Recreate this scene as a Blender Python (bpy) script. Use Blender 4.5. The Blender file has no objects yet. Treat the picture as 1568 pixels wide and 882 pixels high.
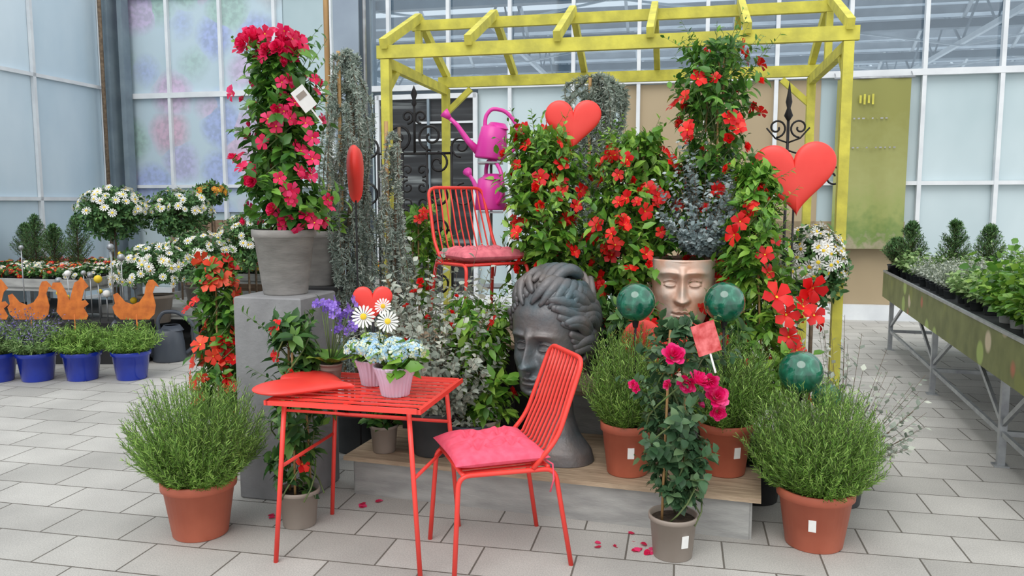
import bpy, math, numpy as np
from mathutils import Vector
PI=math.pi
# ------------------------------------------------------------------ materials
def nt(name):
    m=bpy.data.materials.new(name); m.use_nodes=True
    t=m.node_tree; b=t.nodes.get('Principled BSDF'); return m,t,b
def setin(b,k,v):
    if k in b.inputs: b.inputs[k].default_value=v
def c4(c): return (c[0],c[1],c[2],1)
def ramp(t,stops):
    r=t.nodes.new('ShaderNodeValToRGB'); e=r.color_ramp.elements
    while len(e)<len(stops): e.new(0.5)
    for i,(p,c) in enumerate(stops): e[i].position=p; e[i].color=c4(c)
    return r
def noise(t,scale,detail=4,vec=None):
    n=t.nodes.new('ShaderNodeTexNoise'); n.inputs['Scale'].default_value=scale; n.inputs['Detail'].default_value=detail
    if vec is not None: t.links.new(vec,n.inputs['Vector'])
    return n
def objco(t,scale=(1,1,1),rot=(0,0,0)):
    c=t.nodes.new('ShaderNodeTexCoord'); m=t.nodes.new('ShaderNodeMapping')
    m.inputs['Scale'].default_value=scale; m.inputs['Rotation'].default_value=rot
    t.links.new(c.outputs['Object'],m.inputs['Vector']); return m.outputs['Vector']
def mat(name,c,c2=None,rough=.5,scale=8,metal=0,bump=0,bscale=40,stretch=(1,1,1),coat=0,spec=.5):
    m,t,b=nt(name); setin(b,'Roughness',rough); setin(b,'Metallic',metal); setin(b,'Coat Weight',coat); setin(b,'Specular IOR Level',spec)
    v=objco(t,stretch)
    if c2 is None: c2=tuple(x*.82 for x in c)
    n=noise(t,scale,5,v); r=ramp(t,[(.35,c2),(.65,c)])
    t.links.new(n.outputs['Fac'],r.inputs['Fac']); t.links.new(r.outputs['Color'],b.inputs['Base Color'])
    if bump:
        n2=noise(t,bscale,4,v); bp=t.nodes.new('ShaderNodeBump'); bp.inputs['Strength'].default_value=bump; bp.inputs['Distance'].default_value=.01
        t.links.new(n2.outputs['Fac'],bp.inputs['Height']); t.links.new(bp.outputs['Normal'],b.inputs['Normal'])
    return m
def leafmat(name,stops,rough=.4,trans=.25,spec=.4):
    m,t,b=nt(name); setin(b,'Roughness',rough); setin(b,'Specular IOR Level',spec)
    g=t.nodes.new('ShaderNodeNewGeometry'); r=ramp(t,stops)
    t.links.new(g.outputs['Random Per Island'],r.inputs['Fac']); t.links.new(r.outputs['Color'],b.inputs['Base Color'])
    tr=t.nodes.new('ShaderNodeBsdfTranslucent'); t.links.new(r.outputs['Color'],tr.inputs['Color'])
    mx=t.nodes.new('ShaderNodeMixShader'); mx.inputs[0].default_value=trans
    out=t.nodes.get('Material Output')
    t.links.new(b.outputs[0],mx.inputs[1]); t.links.new(tr.outputs[0],mx.inputs[2]); t.links.new(mx.outputs[0],out.inputs['Surface'])
    return m
M={}
M['leaf']=leafmat('mandevilla_leaf',[(0,(.03,.11,.02)),(.5,(.075,.21,.03)),(1,(.2,.42,.06))],.35)
M['leafb']=leafmat('bright_leaf',[(0,(.05,.16,.02)),(.5,(.13,.31,.035)),(1,(.33,.54,.08))],.35)
M['leafd']=leafmat('dark_leaf',[(0,(.02,.07,.02)),(.5,(.05,.14,.03)),(1,(.13,.27,.05))])
M['roseleaf']=leafmat('rose_leaf',[(0,(.03,.08,.035)),(.6,(.07,.16,.07)),(1,(.16,.26,.12))])
M['silver']=leafmat('silver_leaf',[(0,(.22,.27,.22)),(.5,(.4,.45,.38)),(1,(.62,.65,.55))],.6)
M['euca']=leafmat('blue_grey_leaf',[(0,(.2,.27,.28)),(.5,(.34,.43,.44)),(1,(.55,.63,.64))],.6)
M['rosemary']=leafmat('rosemary_needle',[(0,(.09,.2,.03)),(.5,(.2,.38,.06)),(1,(.42,.62,.15))],.5,.25)
M['cedar']=leafmat('cedar_needle',[(0,(.2,.26,.22)),(.5,(.35,.42,.36)),(1,(.55,.6,.53))],.6,.2)
M['conifer']=leafmat('conifer_needle',[(0,(.03,.1,.03)),(.5,(.08,.19,.06)),(1,(.16,.3,.09))],.6,.1)
M['herb']=leafmat('herb_leaf',[(0,(.1,.2,.06)),(.5,(.22,.37,.12)),(1,(.42,.56,.24))],.5)
M['lav']=leafmat('lavender_flower',[(0,(.1,.08,.3)),(1,(.32,.25,.55))],.6)
M['red']=leafmat('red_petal',[(0,(.6,.004,.008)),(.6,(.85,.012,.012)),(1,(.95,.05,.03))],.45,.2)
M['coral']=leafmat('coral_petal',[(0,(.8,.03,.01)),(1,(.95,.12,.05))],.45,.2)
M['pink']=leafmat('pink_petal',[(0,(.58,.003,.055)),(.6,(.82,.012,.10)),(1,(.93,.06,.21))],.45,.25)
M['rosepink']=leafmat('rose_pink_petal',[(0,(.7,.006,.12)),(.6,(.88,.02,.22)),(1,(.96,.12,.36))],.45,.25)
M['white']=leafmat('white_petal',[(0,(.75,.75,.7)),(1,(.95,.95,.92))],.6,.15)
M['yellow']=leafmat('yellow_floret',[(0,(.75,.45,.01)),(1,(.9,.7,.05))],.6,.1)
M['purple']=leafmat('purple_petal',[(0,(.2,.1,.55)),(1,(.4,.25,.8))],.5)
M['hydb']=leafmat('hydrangea_petal',[(0,(.35,.6,.85)),(.45,(.6,.78,.9)),(.7,(.88,.88,.5)),(1,(.92,.94,.8))],.6)
M['orange']=leafmat('orange_petal',[(0,(.85,.25,.02)),(1,(.95,.45,.05))],.6)
M['stem']=mat('green_stem',(.12,.2,.05),(.1,.12,.05),.6)
M['bark']=mat('brown_bark',(.2,.14,.09),(.1,.07,.045),.8,20,bump=.4)
M['cane']=mat('bamboo_cane',(.5,.3,.12),(.32,.18,.07),.6,12,stretch=(1,1,.2))
M['soil']=mat('potting_soil',(.06,.04,.025),(.02,.014,.01),.95,40,bump=.8)
M['terra']=mat('terracotta',(.55,.15,.085),(.44,.11,.062),.5,5,bump=.05)
M['taupe']=mat('taupe_plastic',(.34,.29,.25),(.3,.25,.21),.5,5)
M['dgrey']=mat('dark_grey_plastic',(.07,.075,.08),(.04,.045,.05),.5,5)
M['blackp']=mat('black_plastic',(.02,.02,.022),(.012,.012,.014),.45,5)
M['greypot']=mat('grey_ceramic',(.36,.34,.32),(.25,.24,.225),.7,7,bump=.15,stretch=(1,1,3))
M['bluepot']=mat('blue_ceramic',(.015,.05,.5),(.01,.03,.36),.2,5,coat=.4)
M['lilac']=mat('lilac_ceramic',(.68,.5,.62),(.62,.45,.57),.4,5)
M['label']=mat('paper_label',(.85,.85,.82),(.8,.8,.78),.6,30)
M['tag']=mat('printed_tag',(.85,.2,.2),(.5,.03,.03),.35,25)
M['conc']=mat('concrete',(.27,.27,.275),(.2,.2,.205),.85,5,bump=.25,bscale=60)
M['redmetal']=mat('red_powder_coat',(.88,.068,.05),(.82,.05,.038),.38,3)
M['heart']=mat('red_heart_enamel',(.86,.06,.045),(.78,.04,.03),.42,4)
M['cush']=mat('pink_fabric',(.9,.12,.2),(.82,.085,.155),.85,30,bump=.15,bscale=200)
M['cush2']=mat('dusty_pink_fabric',(.78,.2,.24),(.62,.13,.17),.85,30,bump=.15,bscale=200)
M['lime']=mat('lime_yellow_paint',(.66,.61,.085),(.47,.44,.07),.75,9,bump=.3,bscale=25)
M['plank']=mat('raw_wood',(.5,.38,.26),(.33,.24,.16),.75,6,bump=.3,stretch=(1,12,6))
M['greyboard']=mat('grey_painted_board',(.42,.42,.4),(.3,.3,.29),.7,5,bump=.2,stretch=(1,4,4))
M['iron']=mat('wrought_iron',(.03,.028,.03),(.015,.014,.015),.5,10,metal=.5)
M['magenta']=mat('magenta_plastic',(.72,.045,.38),(.66,.035,.33),.35,4)
M['slate']=mat('slate_plastic',(.08,.095,.12),(.06,.07,.09),.4,4)
M['steel']=mat('galvanised_steel',(.42,.44,.45),(.3,.31,.33),.45,12,metal=.7)
M['column']=mat('grey_column_paint',(.27,.33,.4),(.22,.27,.34),.5,3)
M['frame']=mat('white_aluminium',(.76,.79,.81),(.66,.69,.72),.4,4)
M['dframe']=mat('grey_aluminium',(.22,.28,.32),(.17,.22,.26),.4,4)
M['rust']=mat('orange_rusted_steel',(.72,.2,.03),(.5,.12,.02),.7,14,bump=.2)
M['woodc']=mat('crate_wood',(.3,.2,.13),(.2,.13,.08),.8,6,stretch=(1,1,8))
M['dark']=mat('dark_board',(.03,.03,.032),(.02,.02,.02),.8,5)
M['screen']=mat('shade_screen',(.42,.46,.5),(.3,.34,.38),.8,3)
def statuemat(name,a,b_,c,bs=.3,metal=.3,sc=5):
    m,t,b=nt(name); setin(b,'Roughness',.45); setin(b,'Metallic',metal)
    v=objco(t); n=noise(t,sc,6,v); r=ramp(t,[(.3,a),(.5,b_),(.72,c)])
    t.links.new(n.outputs['Fac'],r.inputs['Fac']); t.links.new(r.outputs['Color'],b.inputs['Base Color'])
    n2=noise(t,50,4,v); bp=t.nodes.new('ShaderNodeBump'); bp.inputs['Strength'].default_value=bs; bp.inputs['Distance'].default_value=.01
    t.links.new(n2.outputs['Fac'],bp.inputs['Height']); t.links.new(bp.outputs['Normal'],b.inputs['Normal']); return m
M['bronze']=statuemat('bronze_patina',(.07,.12,.14),(.125,.125,.13),(.21,.18,.165))
M['copper']=statuemat('copper_patina',(.55,.52,.47),(.68,.47,.37),(.6,.27,.15),.15,.1,7)
def ballmat():
    m,t,b=nt('green_marbled_glass'); setin(b,'Roughness',.12); setin(b,'Coat Weight',.8)
    v=objco(t); n=noise(t,14,8,v); n.inputs['Distortion'].default_value=1.5
    r=ramp(t,[(.35,(.005,.075,.045)),(.55,(.01,.14,.08)),(.75,(.08,.33,.22))])
    t.links.new(n.outputs['Fac'],r.inputs['Fac']); t.links.new(r.outputs['Color'],b.inputs['Base Color']); return m
M['ball']=ballmat()
def glassmat():
    m=bpy.data.materials.new('clear_glazing');m.use_nodes=True;t=m.node_tree;out=t.nodes.get('Material Output')
    tr=t.nodes.new('ShaderNodeBsdfTransparent');tr.inputs[0].default_value=(.74,.8,.84,1)
    gl=t.nodes.new('ShaderNodeBsdfGlossy');gl.inputs['Roughness'].default_value=.05;gl.inputs['Color'].default_value=(.8,.85,.9,1)
    mx=t.nodes.new('ShaderNodeMixShader');mx.inputs[0].default_value=.1
    t.links.new(tr.outputs[0],mx.inputs[1]);t.links.new(gl.outputs[0],mx.inputs[2]);t.links.new(mx.outputs[0],out.inputs['Surface']);return m
M['clear']=glassmat()
# ------------------------------------------------------------------ mesh builder
class MB:
    def __init__(s,name):
        s.name=name;s.V=[];s.L=[];s.T=[];s.Mi=[];s.S=[];s.n=0;s.mats=[]
    def mi(s,m):
        m=M[m]
        if m not in s.mats: s.mats.append(m)
        return s.mats.index(m)
    def add(s,V,F,m,smooth=False,R=None,t=(0,0,0),sc=1.0):
        V=np.asarray(V,float)*np.asarray(sc,float)
        if R is not None: V=V@np.asarray(R).T
        V=V+np.asarray(t,float)
        L=np.fromiter((i for f in F for i in f),dtype=np.int64)
        T=np.array([len(f) for f in F])
        s.V.append(V);s.L.append(L+s.n);s.T.append(T);s.Mi.append(np.full(len(T),s.mi(m)));s.S.append(np.full(len(T),smooth));s.n+=len(V)
    def inst(s,tpl,P,R,sc):
        V,parts=tpl; k=len(P)
        if k==0: return
        sc=np.asarray(sc,float)
        if sc.ndim==0: sc=np.full((k,3),float(sc))
        elif sc.ndim==1: sc=np.repeat(sc[:,None],3,1)
        VV=np.asarray(V,float)[None,:,:]*sc[:,None,:]
        W=np.einsum('kij,kvj->kvi',R,VV)+P[:,None,:]
        nv=V.shape[0]; off=(np.arange(k)*nv+s.n)[:,None]
        for F,m,sm in parts:
            L=np.fromiter((i for f in F for i in f),dtype=np.int64); T=np.array([len(f) for f in F])
            s.L.append((L[None,:]+off).ravel()); s.T.append(np.tile(T,k)); s.Mi.append(np.full(len(T)*k,s.mi(m))); s.S.append(np.full(len(T)*k,sm))
        s.V.append(W.reshape(-1,3)); s.n+=nv*k
    def box(s,c,d,m,R=None,t=(0,0,0)):
        x,y,z=[q/2 for q in d]
        V=np.array([[-x,-y,-z],[x,-y,-z],[x,y,-z],[-x,y,-z],[-x,-y,z],[x,-y,z],[x,y,z],[-x,y,z]])
        if R is not None: V=V@np.asarray(R).T
        F=[(0,3,2,1),(4,5,6,7),(0,1,5,4),(1,2,6,5),(2,3,7,6),(3,0,4,7)]
        s.add(V+np.asarray(c),F,m,False,None,t)
    def beam(s,a,b,w,h,m):
        a=np.array(a,float);b=np.array(b,float);d=b-a;L=np.linalg.norm(d);d/=L
        up=np.array([0,0,1.]) if abs(d[2])<.95 else np.array([0,1.,0])
        x=np.cross(d,up);x/=np.linalg.norm(x);z=np.cross(x,d)
        s.box((a+b)/2,(w,L,h),m,np.stack([x,d,z],1))
    def lathe(s,prof,m,seg=32,t=(0,0,0),smooth=True,R=None,sc=1.0,flute=0,nf=0):
        a=np.arange(seg)*2*PI/seg; V=[]
        for r,z in prof:
            rr=r*(1+flute*np.cos(nf*a)) if flute else r+0*a
            V.append(np.stack([rr*np.cos(a),rr*np.sin(a),np.full(seg,z)],1))
        V=np.concatenate(V); F=[]
        for i in range(len(prof)-1):
            for j in range(seg):
                k=(j+1)%seg; F.append((i*seg+j,i*seg+k,(i+1)*seg+k,(i+1)*seg+j))
        s.add(V,F,m,smooth,R,t,sc)
    def tube(s,pts,r,m,seg=8,closed=False,smooth=True,flat=None):
        P=np.array(pts,float);n=len(P)
        if closed: T=np.roll(P,-1,0)-np.roll(P,1,0)
        else: T=np.gradient(P,axis=0)
        T/=np.linalg.norm(T,axis=1)[:,None]+1e-9
        r=np.full(n,r) if np.isscalar(r) else np.array(r,float)
        u=np.cross(T[0],[0,0,1.]); 
        if np.linalg.norm(u)<.1: u=np.cross(T[0],[0,1.,0])
        u/=np.linalg.norm(u); V=[];a=np.arange(seg)*2*PI/seg
        for i in range(n):
            u=u-T[i]*np.dot(u,T[i]);u/=np.linalg.norm(u);w=np.cross(T[i],u)
            fu=1 if flat is None else flat
            V.append(P[i]+r[i]*(np.cos(a)[:,None]*u*fu+np.sin(a)[:,None]*w))
        V=np.concatenate(V);F=[]
        for i in range(n if closed else n-1):
            i2=(i+1)%n
            for j in range(seg):
                k=(j+1)%seg;F.append((i*seg+j,i*seg+k,i2*seg+k,i2*seg+j))
        if not closed:
            F.append(tuple(range(seg-1,-1,-1)));F.append(tuple((n-1)*seg+j for j in range(seg)))
        s.add(V,F,m,smooth)
    def sphere(s,c,r,m,seg=24,rings=14,sc=(1,1,1)):
        p=[(max(1e-4,r*math.sin(PI*i/rings)),-r*math.cos(PI*i/rings)) for i in range(rings+1)]
        s.lathe(p,m,seg,t=c,sc=sc)
    def finish(s,loc=(0,0,0),rz=0,rot=None,parent=None):
        V=np.concatenate(s.V);L=np.concatenate(s.L);T=np.concatenate(s.T);Mi=np.concatenate(s.Mi);S=np.concatenate(s.S)
        me=bpy.data.meshes.new(s.name)
        me.vertices.add(len(V));me.vertices.foreach_set('co',V.ravel())
        me.loops.add(len(L));me.loops.foreach_set('vertex_index',L.astype(np.int32))
        me.polygons.add(len(T));st=np.concatenate([[0],np.cumsum(T)[:-1]])
        me.polygons.foreach_set('loop_start',st.astype(np.int32))
        try: me.polygons.foreach_set('loop_total',T.astype(np.int32))
        except Exception: pass
        for m in s.mats: me.materials.append(m)
        me.polygons.foreach_set('material_index',Mi.astype(np.int32))
        me.polygons.foreach_set('use_smooth',S.astype(bool))
        me.update(calc_edges=True);me.validate()
        o=bpy.data.objects.new(s.name,me);bpy.context.scene.collection.objects.link(o)
        o.location=loc;o.rotation_euler=rot if rot else (0,0,math.radians(rz))
        if parent: o.parent=parent
        return o
def nrm(v): return v/(np.linalg.norm(v,axis=-1,keepdims=True)+1e-9)
def frames(d,n):
    y=nrm(d);x=nrm(np.cross(y,n));z=np.cross(x,y);return np.stack([x,y,z],2)
def faceframes(n,rs):
    t=nrm(np.cross(n,rs.normal(size=n.shape)));return frames(t,n)
def rotz(a): 
    c,s=math.cos(a),math.sin(a);return np.array([[c,-s,0],[s,c,0],[0,0,1]])
def rotx(a): 
    c,s=math.cos(a),math.sin(a);return np.array([[1,0,0],[0,c,-s],[0,s,c]])
def roty(a): 
    c,s=math.cos(a),math.sin(a);return np.array([[c,0,s],[0,1,0],[-s,0,c]])
# ---- templates
def T_leaf(w,m,cup=.06):
    V=np.array([[0,0,0],[0,.35,-.01],[0,.7,-.03],[0,1,-.14],[-w,.32,cup],[-w*.75,.68,cup*.4],[w,.32,cup],[w*.75,.68,cup*.4]])
    return V,[([(0,6,1),(1,6,7,2),(2,7,3),(0,1,4),(1,2,5,4),(2,3,5)],m,True)]
def T_sm(w,m):
    V=np.array([[0,0,0],[w,.5,.05],[0,1,0],[-w,.5,.05]]);return V,[([(0,1,2,3)],m,False)]
def T_needle(m,w=.07):
    V=np.array([[-w,0,0],[w,0,0],[w*.6,1,.0],[-w*.6,1,.0]]);return V,[([(0,1,2,3)],m,False)]
def T_seg(m,n=4):
    a=np.arange(n)*2*PI/n;V=np.concatenate([np.stack([np.cos(a),0*a,np.sin(a)],1),np.stack([np.cos(a),0*a+1,np.sin(a)],1)])
    return V,[([(i,(i+1)%n,n+(i+1)%n,n+i) for i in range(n)],m,True)]
def pol(r,a,z): return [r*math.cos(a),r*math.sin(a),z]
def T_mand(m):
    V=[];F=[];D=math.radians
    for i in range(5):
        a=i*2*PI/5;b=len(V)
        V+=[[0,0,-.35],pol(.45,a-D(34),-.05),pol(.9,a-D(30),.02),pol(1.08,a+D(2),-.04),pol(.85,a+D(26),.1),pol(.45,a+D(34),.05)]
        F+=[(b,b+1,b+5),(b+1,b+2,b+3,b+4),(b+1,b+4,b+5)]
    n=len(V)
    for i in range(5): V.append(pol(.1,i*2*PI/5,-.2))
    return np.array(V),[(F,m,True),([tuple(range(n,n+5))],'yellow',False)]
def T_rose(m):
    V=[];F=[]
    for k in range(5):
        n=5 if k<4 else 3
        R_=1.0-.2*k; zt=.15+.16*k
        for i in range(n):
            a=i*2*PI/n+k*.7;w=.55+.1*k;b=len(V)
            V+=[pol(R_*.25,a,-.3),pol(R_*.75,a-w,zt*.3),pol(R_*1.0,a-w*.55,zt),pol(R_*1.08,a,zt+.02),pol(R_*1.0,a+w*.55,zt+.05),pol(R_*.75,a+w,zt*.3+.05)]
            F+=[(b,b+1,b+2,b+3),(b,b+3,b+4,b+5)]
    return np.array(V),[(F,m,True)]
def T_daisy(m,n=11,cen='yellow'):
    V=[];F=[]
    for i in range(n):
        a=i*2*PI/n;b=len(V);h=PI/n*.85
        V+=[pol(.15,a-h,0),pol(.85,a-h*.75,.02),pol(1,a,-.05),pol(.85,a+h*.75,.05),pol(.15,a+h,.0)]
        F+=[(b,b+1,b+2,b+3,b+4)]
    c=len(V)
    for i in range(8): V.append(pol(.27,i*PI/4,.06))
    for i in range(8): V.append(pol(.17,i*PI/4,.14))
    C=[(c+i,c+(i+1)%8,c+8+(i+1)%8,c+8+i) for i in range(8)]+[tuple(range(c+8,c+16))]
    return np.array(V),[(F,m,True),(C,cen,True)]
def T_four(m):
    V=[];F=[]
    for i in range(4):
        a=i*PI/2;b=len(V);V+=[[0,0,0],pol(.7,a-.6,.08),pol(1,a,0),pol(.7,a+.6,.08)];F.append((b,b+1,b+2,b+3))
    return np.array(V),[(F,m,True)]
# ---- foliage helpers
def segs(mb,A,B,r,m):
    d=B-A;L=np.linalg.norm(d,axis=1);r=np.full(len(A),r) if np.isscalar(r) else r
    n=np.tile(np.array([[.3,.5,.8]]),(len(A),1))
    mb.inst(T_seg(m),A,frames(d,n),np.stack([r,L,r],1))
def shoots(mb,rs,S,D,L,curve,nper,tpl,size,stem='stem',sr=.002,t0=.15,spread=.9,fwd=.5,upn=.6,segn=3,pw=2,taper=0):
    k=len(S);up=np.array([0,0,1.])
    cv=curve if not np.isscalar(curve) else np.full(k,curve)
    def P(t): return S+D*(L*t)[:,None]+up*(cv*L*t**pw)[:,None]
    def Tn(t): return nrm(D*L[:,None]+up*(cv*L*pw*t**(pw-1))[:,None])
    prev=S
    for i in range(segn):
        q=P(np.full(k,(i+1)/segn));segs(mb,prev,q,sr*(1-.25*i),stem);prev=q
    for i in range(nper):
        t=np.clip(t0+(1-t0)*(i+rs.rand(k)*.8)/nper,0,1)
        p=P(t);tn=Tn(t);side=rs.normal(size=(k,3));side-=tn*np.sum(side*tn,1,keepdims=True);side=nrm(side)
        d=tn*fwd+side*spread
        n=tn*.4+up*upn+rs.normal(size=(k,3))*.25
        mb.inst(tpl,p,frames(d,n),size*(.65+.6*rs.rand(k))*(1-taper*t))
def pot(mb,rt,rb,h,m,z=0,x=0,y=0,rim=.12,soil=True,seg=36,label=None):
    rh=h*rim
    mb.lathe([(1e-3,z),(rb*.96,z),(rb,z+h*.02),(rt*.93,z+h-rh),(rt*.93+.001,z+h-rh),(rt,z+h-rh+.003),(rt*1.01,z+h-.006),(rt,z+h),(rt*.93,z+h),(rt*.9,z+h-.03)],m,seg,t=(x,y,0))
    if soil: mb.lathe([(1e-3,z+h-.02),(rt*.91,z+h-.025)],'soil',seg,t=(x,y,0))
    if label:
        a=label;rm=rb+(rt*.93-rb)*.5+.003
        mb.box((x+math.cos(a)*rm,y+math.sin(a)*rm,z+h*.5),(.004,.032,.055),'label',rotz(a)@roty(math.atan2(rt*.93-rb,h)))
def rosemary(name,loc,seed,rt=.17,rb=.125,ph=.27,R=.30,H=.42,n=820,label=-PI/2,rz=0):
    rs=np.random.RandomState(seed);mb=MB(name);pot(mb,rt,rb,ph,'terra',label=label,rim=.16)
    a=rs.rand(n)*2*PI;cz=ph+H*.46
    u=-.66+1.66*rs.rand(n);s=np.sqrt(1-u*u);k=(.66+.36*rs.rand(n)**.7)
    bump=1+.08*np.sin(a*3+seed)+.06*np.sin(a*5+u*4)
    E=np.stack([np.cos(a)*s*R*k*bump,np.sin(a)*s*R*k*bump,cz+u*H*.54*k*bump],1)
    rr=rt*.75*np.sqrt(rs.rand(n))
    S=np.stack([np.cos(a)*rr*s,np.sin(a)*rr*s,np.full(n,ph-.03)],1)
    cv=.05+.26*s
    V=E-S;L0=np.linalg.norm(V,axis=1);V[:,2]-=cv*L0;L=np.linalg.norm(V,axis=1);cv=cv*L0/L
    shoots(mb,rs,S,nrm(V),L,cv,34,T_needle('rosemary',.085),.029,'stem',.0018,.12,.7,.75,.3,taper=.25)
    return mb.finish(loc,rz)
def climber(name,loc,seed,rt,rb,ph,pm,prof,nsh,lsize,lm,flowers,nper=8,lw=.3,canes=3,label=None,explicit=(),rz=0,wild=.12,lean=(0,0)):
    rs=np.random.RandomState(seed);mb=MB(name)
    if rt>0: pot(mb,rt,rb,ph,pm,label=label)
    pz=[p[0] for p in prof];pr=[p[1] for p in prof];top=pz[-1]
    def axis(z): 
        f=np.clip((z-pz[0])/(top-pz[0]),0,1)
        return np.stack([lean[0]*f+.02*np.sin(z*9+seed),lean[1]*f+.02*np.cos(z*8+seed),0*z],-1)
    def rad(z,a):
        b=np.interp(z,pz,pr)
        return b*(1+.22*np.sin(a*2+z*9+seed)+.16*np.sin(a*3-z*17+seed*2)+.1*np.sin(z*31+a))
    for i in range(canes):
        a=i*2*PI/canes+.5;r=min(rt*.6 if rt>0 else .05,.1)
        mb.tube([(math.cos(a)*r,math.sin(a)*r,max(0,ph-.05)),(math.cos(a)*r*.6+lean[0],math.sin(a)*r*.6+lean[1],top*.97)],.006,'cane',6)
    for i in range(5):
        zz=np.linspace(max(0,ph-.03),top*.92,16);aa=zz*9+i*1.3;r=.045+.02*i
        ax=axis(zz);mb.tube(np.stack([np.cos(aa)*r+ax[:,0],np.sin(aa)*r+ax[:,1],zz],1),.004,'stem',5)
    z=pz[0]+(top-pz[0])*rs.rand(nsh);a=rs.rand(nsh)*2*PI;R_=rad(z,a)
    o=np.stack([np.cos(a),np.sin(a),0*a],1)
    S=axis(z)+o*(.2*R_)[:,None];S[:,2]+=z-R_*.25
    D=nrm(o+np.array([0,0,1])*(.15+.6*rs.rand(nsh))[:,None])
    L=R_*(.5+.65*rs.rand(nsh))
    shoots(mb,rs,S,D,L,.1,nper,T_leaf(lw,lm),lsize,'stem',.002,.2,.85,.35,.5)
    nw=int(nsh*wild)
    if nw:
        z=pz[0]+(top-pz[0])*(.25+.75*rs.rand(nw)**.7);a=rs.rand(nw)*2*PI;R_=rad(z,a);o=np.stack([np.cos(a),np.sin(a),0*a],1)
        S=axis(z)+o*(.4*R_)[:,None];S[:,2]+=z-.05;D=nrm(o*.9+np.array([0,0,1])*(.3+1.3*rs.rand(nw))[:,None])
        shoots(mb,rs,S,D,R_*.5+.10+.10*rs.rand(nw),.1,9,T_leaf(lw*.85,lm),lsize*.8,'stem',.002,.2,.8,.5,.5,taper=.4)
    for fm,n,size,kind in flowers:
        nc=max(1,n//2);zc=pz[0]+(top-pz[0])*(np.arange(nc)+rs.rand(nc))/nc;ac=rs.rand(nc)*2*PI
        ii=rs.randint(nc,size=n);z=np.clip(zc[ii]+rs.normal(size=n)*.045,pz[0],top+.05);a=ac[ii]+rs.normal(size=n)*.3;R_=rad(z,a)
        o=np.stack([np.cos(a),np.sin(a),0*a],1);P=axis(z)+o*(R_*(.9+.22*rs.rand(n))+.01)[:,None]+np.array([0,0,1])*z[:,None]
        N=nrm(o+np.array([0,0,.35])+rs.normal(size=(n,3))*.4)
        tpl=T_mand(fm) if kind=='m' else T_rose(fm)
        mb.inst(tpl,P,faceframes(N,rs),size*(.7+.45*rs.rand(n)))
    for (x,y,z_,size,fm,kind) in explicit:
        N=nrm(np.array([[x*1.0,y-.3,.15]])+rs.normal(size=(1,3))*.25)
        mb.inst(T_mand(fm) if kind=='m' else T_rose(fm),np.array([[x,y,z_]]),faceframes(N,rs),size)
    return mb.finish(loc,rz)
def bush(mb,rs,c,R,H,n,tpl,size,stem='stem',nper=12,tmax=1.3,sr=.0018,curve=.15,spread=.8,fwd=.5):
    a=rs.rand(n)*2*PI;ti=np.arccos(1-rs.rand(n)*(1-math.cos(tmax)))
    D=np.stack([np.cos(a)*np.sin(ti),np.sin(a)*np.sin(ti),np.cos(ti)],1)
    S=np.tile(np.array([c],float),(n,1))+D*[R*.15,R*.15,0]
    L=(H*np.cos(ti)**2+R*np.sin(ti)**2)*(.7+.4*rs.rand(n))
    shoots(mb,rs,S,nrm(D),L,curve*np.sin(ti),nper,tpl,size,stem,sr,.15,spread,fwd,.4)
def flowerdome(mb,rs,c,R,H,n,tpl,size,low=-.2):
    u=low+(1-low)*rs.rand(n);a=rs.rand(n)*2*PI;s=np.sqrt(1-u*u)
    N=np.stack([np.cos(a)*s,np.sin(a)*s,u],1)
    P=np.array(c)+N*np.array([R,R,H])*(.93+.14*rs.rand(n))[:,None]
    mb.inst(tpl,P,faceframes(nrm(N+rs.normal(size=N.shape)*.25),rs),size*(.8+.4*rs.rand(n)))
# ------------------------------------------------------------------ room
ROT=-12
def room_obj(mb): return mb.finish((0,0,0),ROT)
def floormat():
    m,t,b=nt('concrete_paving');v=objco(t)
    br=t.nodes.new('ShaderNodeTexBrick');t.links.new(v,br.inputs['Vector'])
    br.inputs['Scale'].default_value=1;br.inputs['Brick Width'].default_value=.42;br.inputs['Row Height'].default_value=.28
    br.inputs['Mortar Size'].default_value=.0045;br.inputs['Mortar Smooth'].default_value=.2;br.inputs['Bias'].default_value=0
    br.inputs['Color1'].default_value=(.545,.535,.51,1);br.inputs['Color2'].default_value=(.43,.422,.4,1);br.inputs['Mortar'].default_value=(.15,.138,.12,1)
    n=noise(t,1.7,6,v);r=ramp(t,[(.3,(.80,.79,.78)),(.7,(1.1,1.09,1.07))]);t.links.new(n.outputs['Fac'],r.inputs['Fac'])
    mx=t.nodes.new('ShaderNodeMixRGB');mx.blend_type='MULTIPLY';mx.inputs[0].default_value=1
    t.links.new(br.outputs['Color'],mx.inputs[1]);t.links.new(r.outputs['Color'],mx.inputs[2])
    n3=noise(t,160,2,v);r3=ramp(t,[(.4,(.85,.85,.85)),(.6,(1.05,1.05,1.05))]);t.links.new(n3.outputs['Fac'],r3.inputs['Fac'])
    m2=t.nodes.new('ShaderNodeMixRGB');m2.blend_type='MULTIPLY';m2.inputs[0].default_value=1
    t.links.new(mx.outputs[0],m2.inputs[1]);t.links.new(r3.outputs['Color'],m2.inputs[2])
    t.links.new(m2.outputs[0],b.inputs['Base Color']);setin(b,'Roughness',.75)
    bp=t.nodes.new('ShaderNodeBump');bp.inputs['Strength'].default_value=.5;bp.inputs['Distance'].default_value=.006;bp.invert=True
    t.links.new(br.outputs['Fac'],bp.inputs['Height']);t.links.new(bp.outputs['Normal'],b.inputs['Normal']);return m
M['floor']=floormat()
mb=MB('floor');mb.box((0,5,-.05),(20,16,.1),'floor');room_obj(mb)
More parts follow.
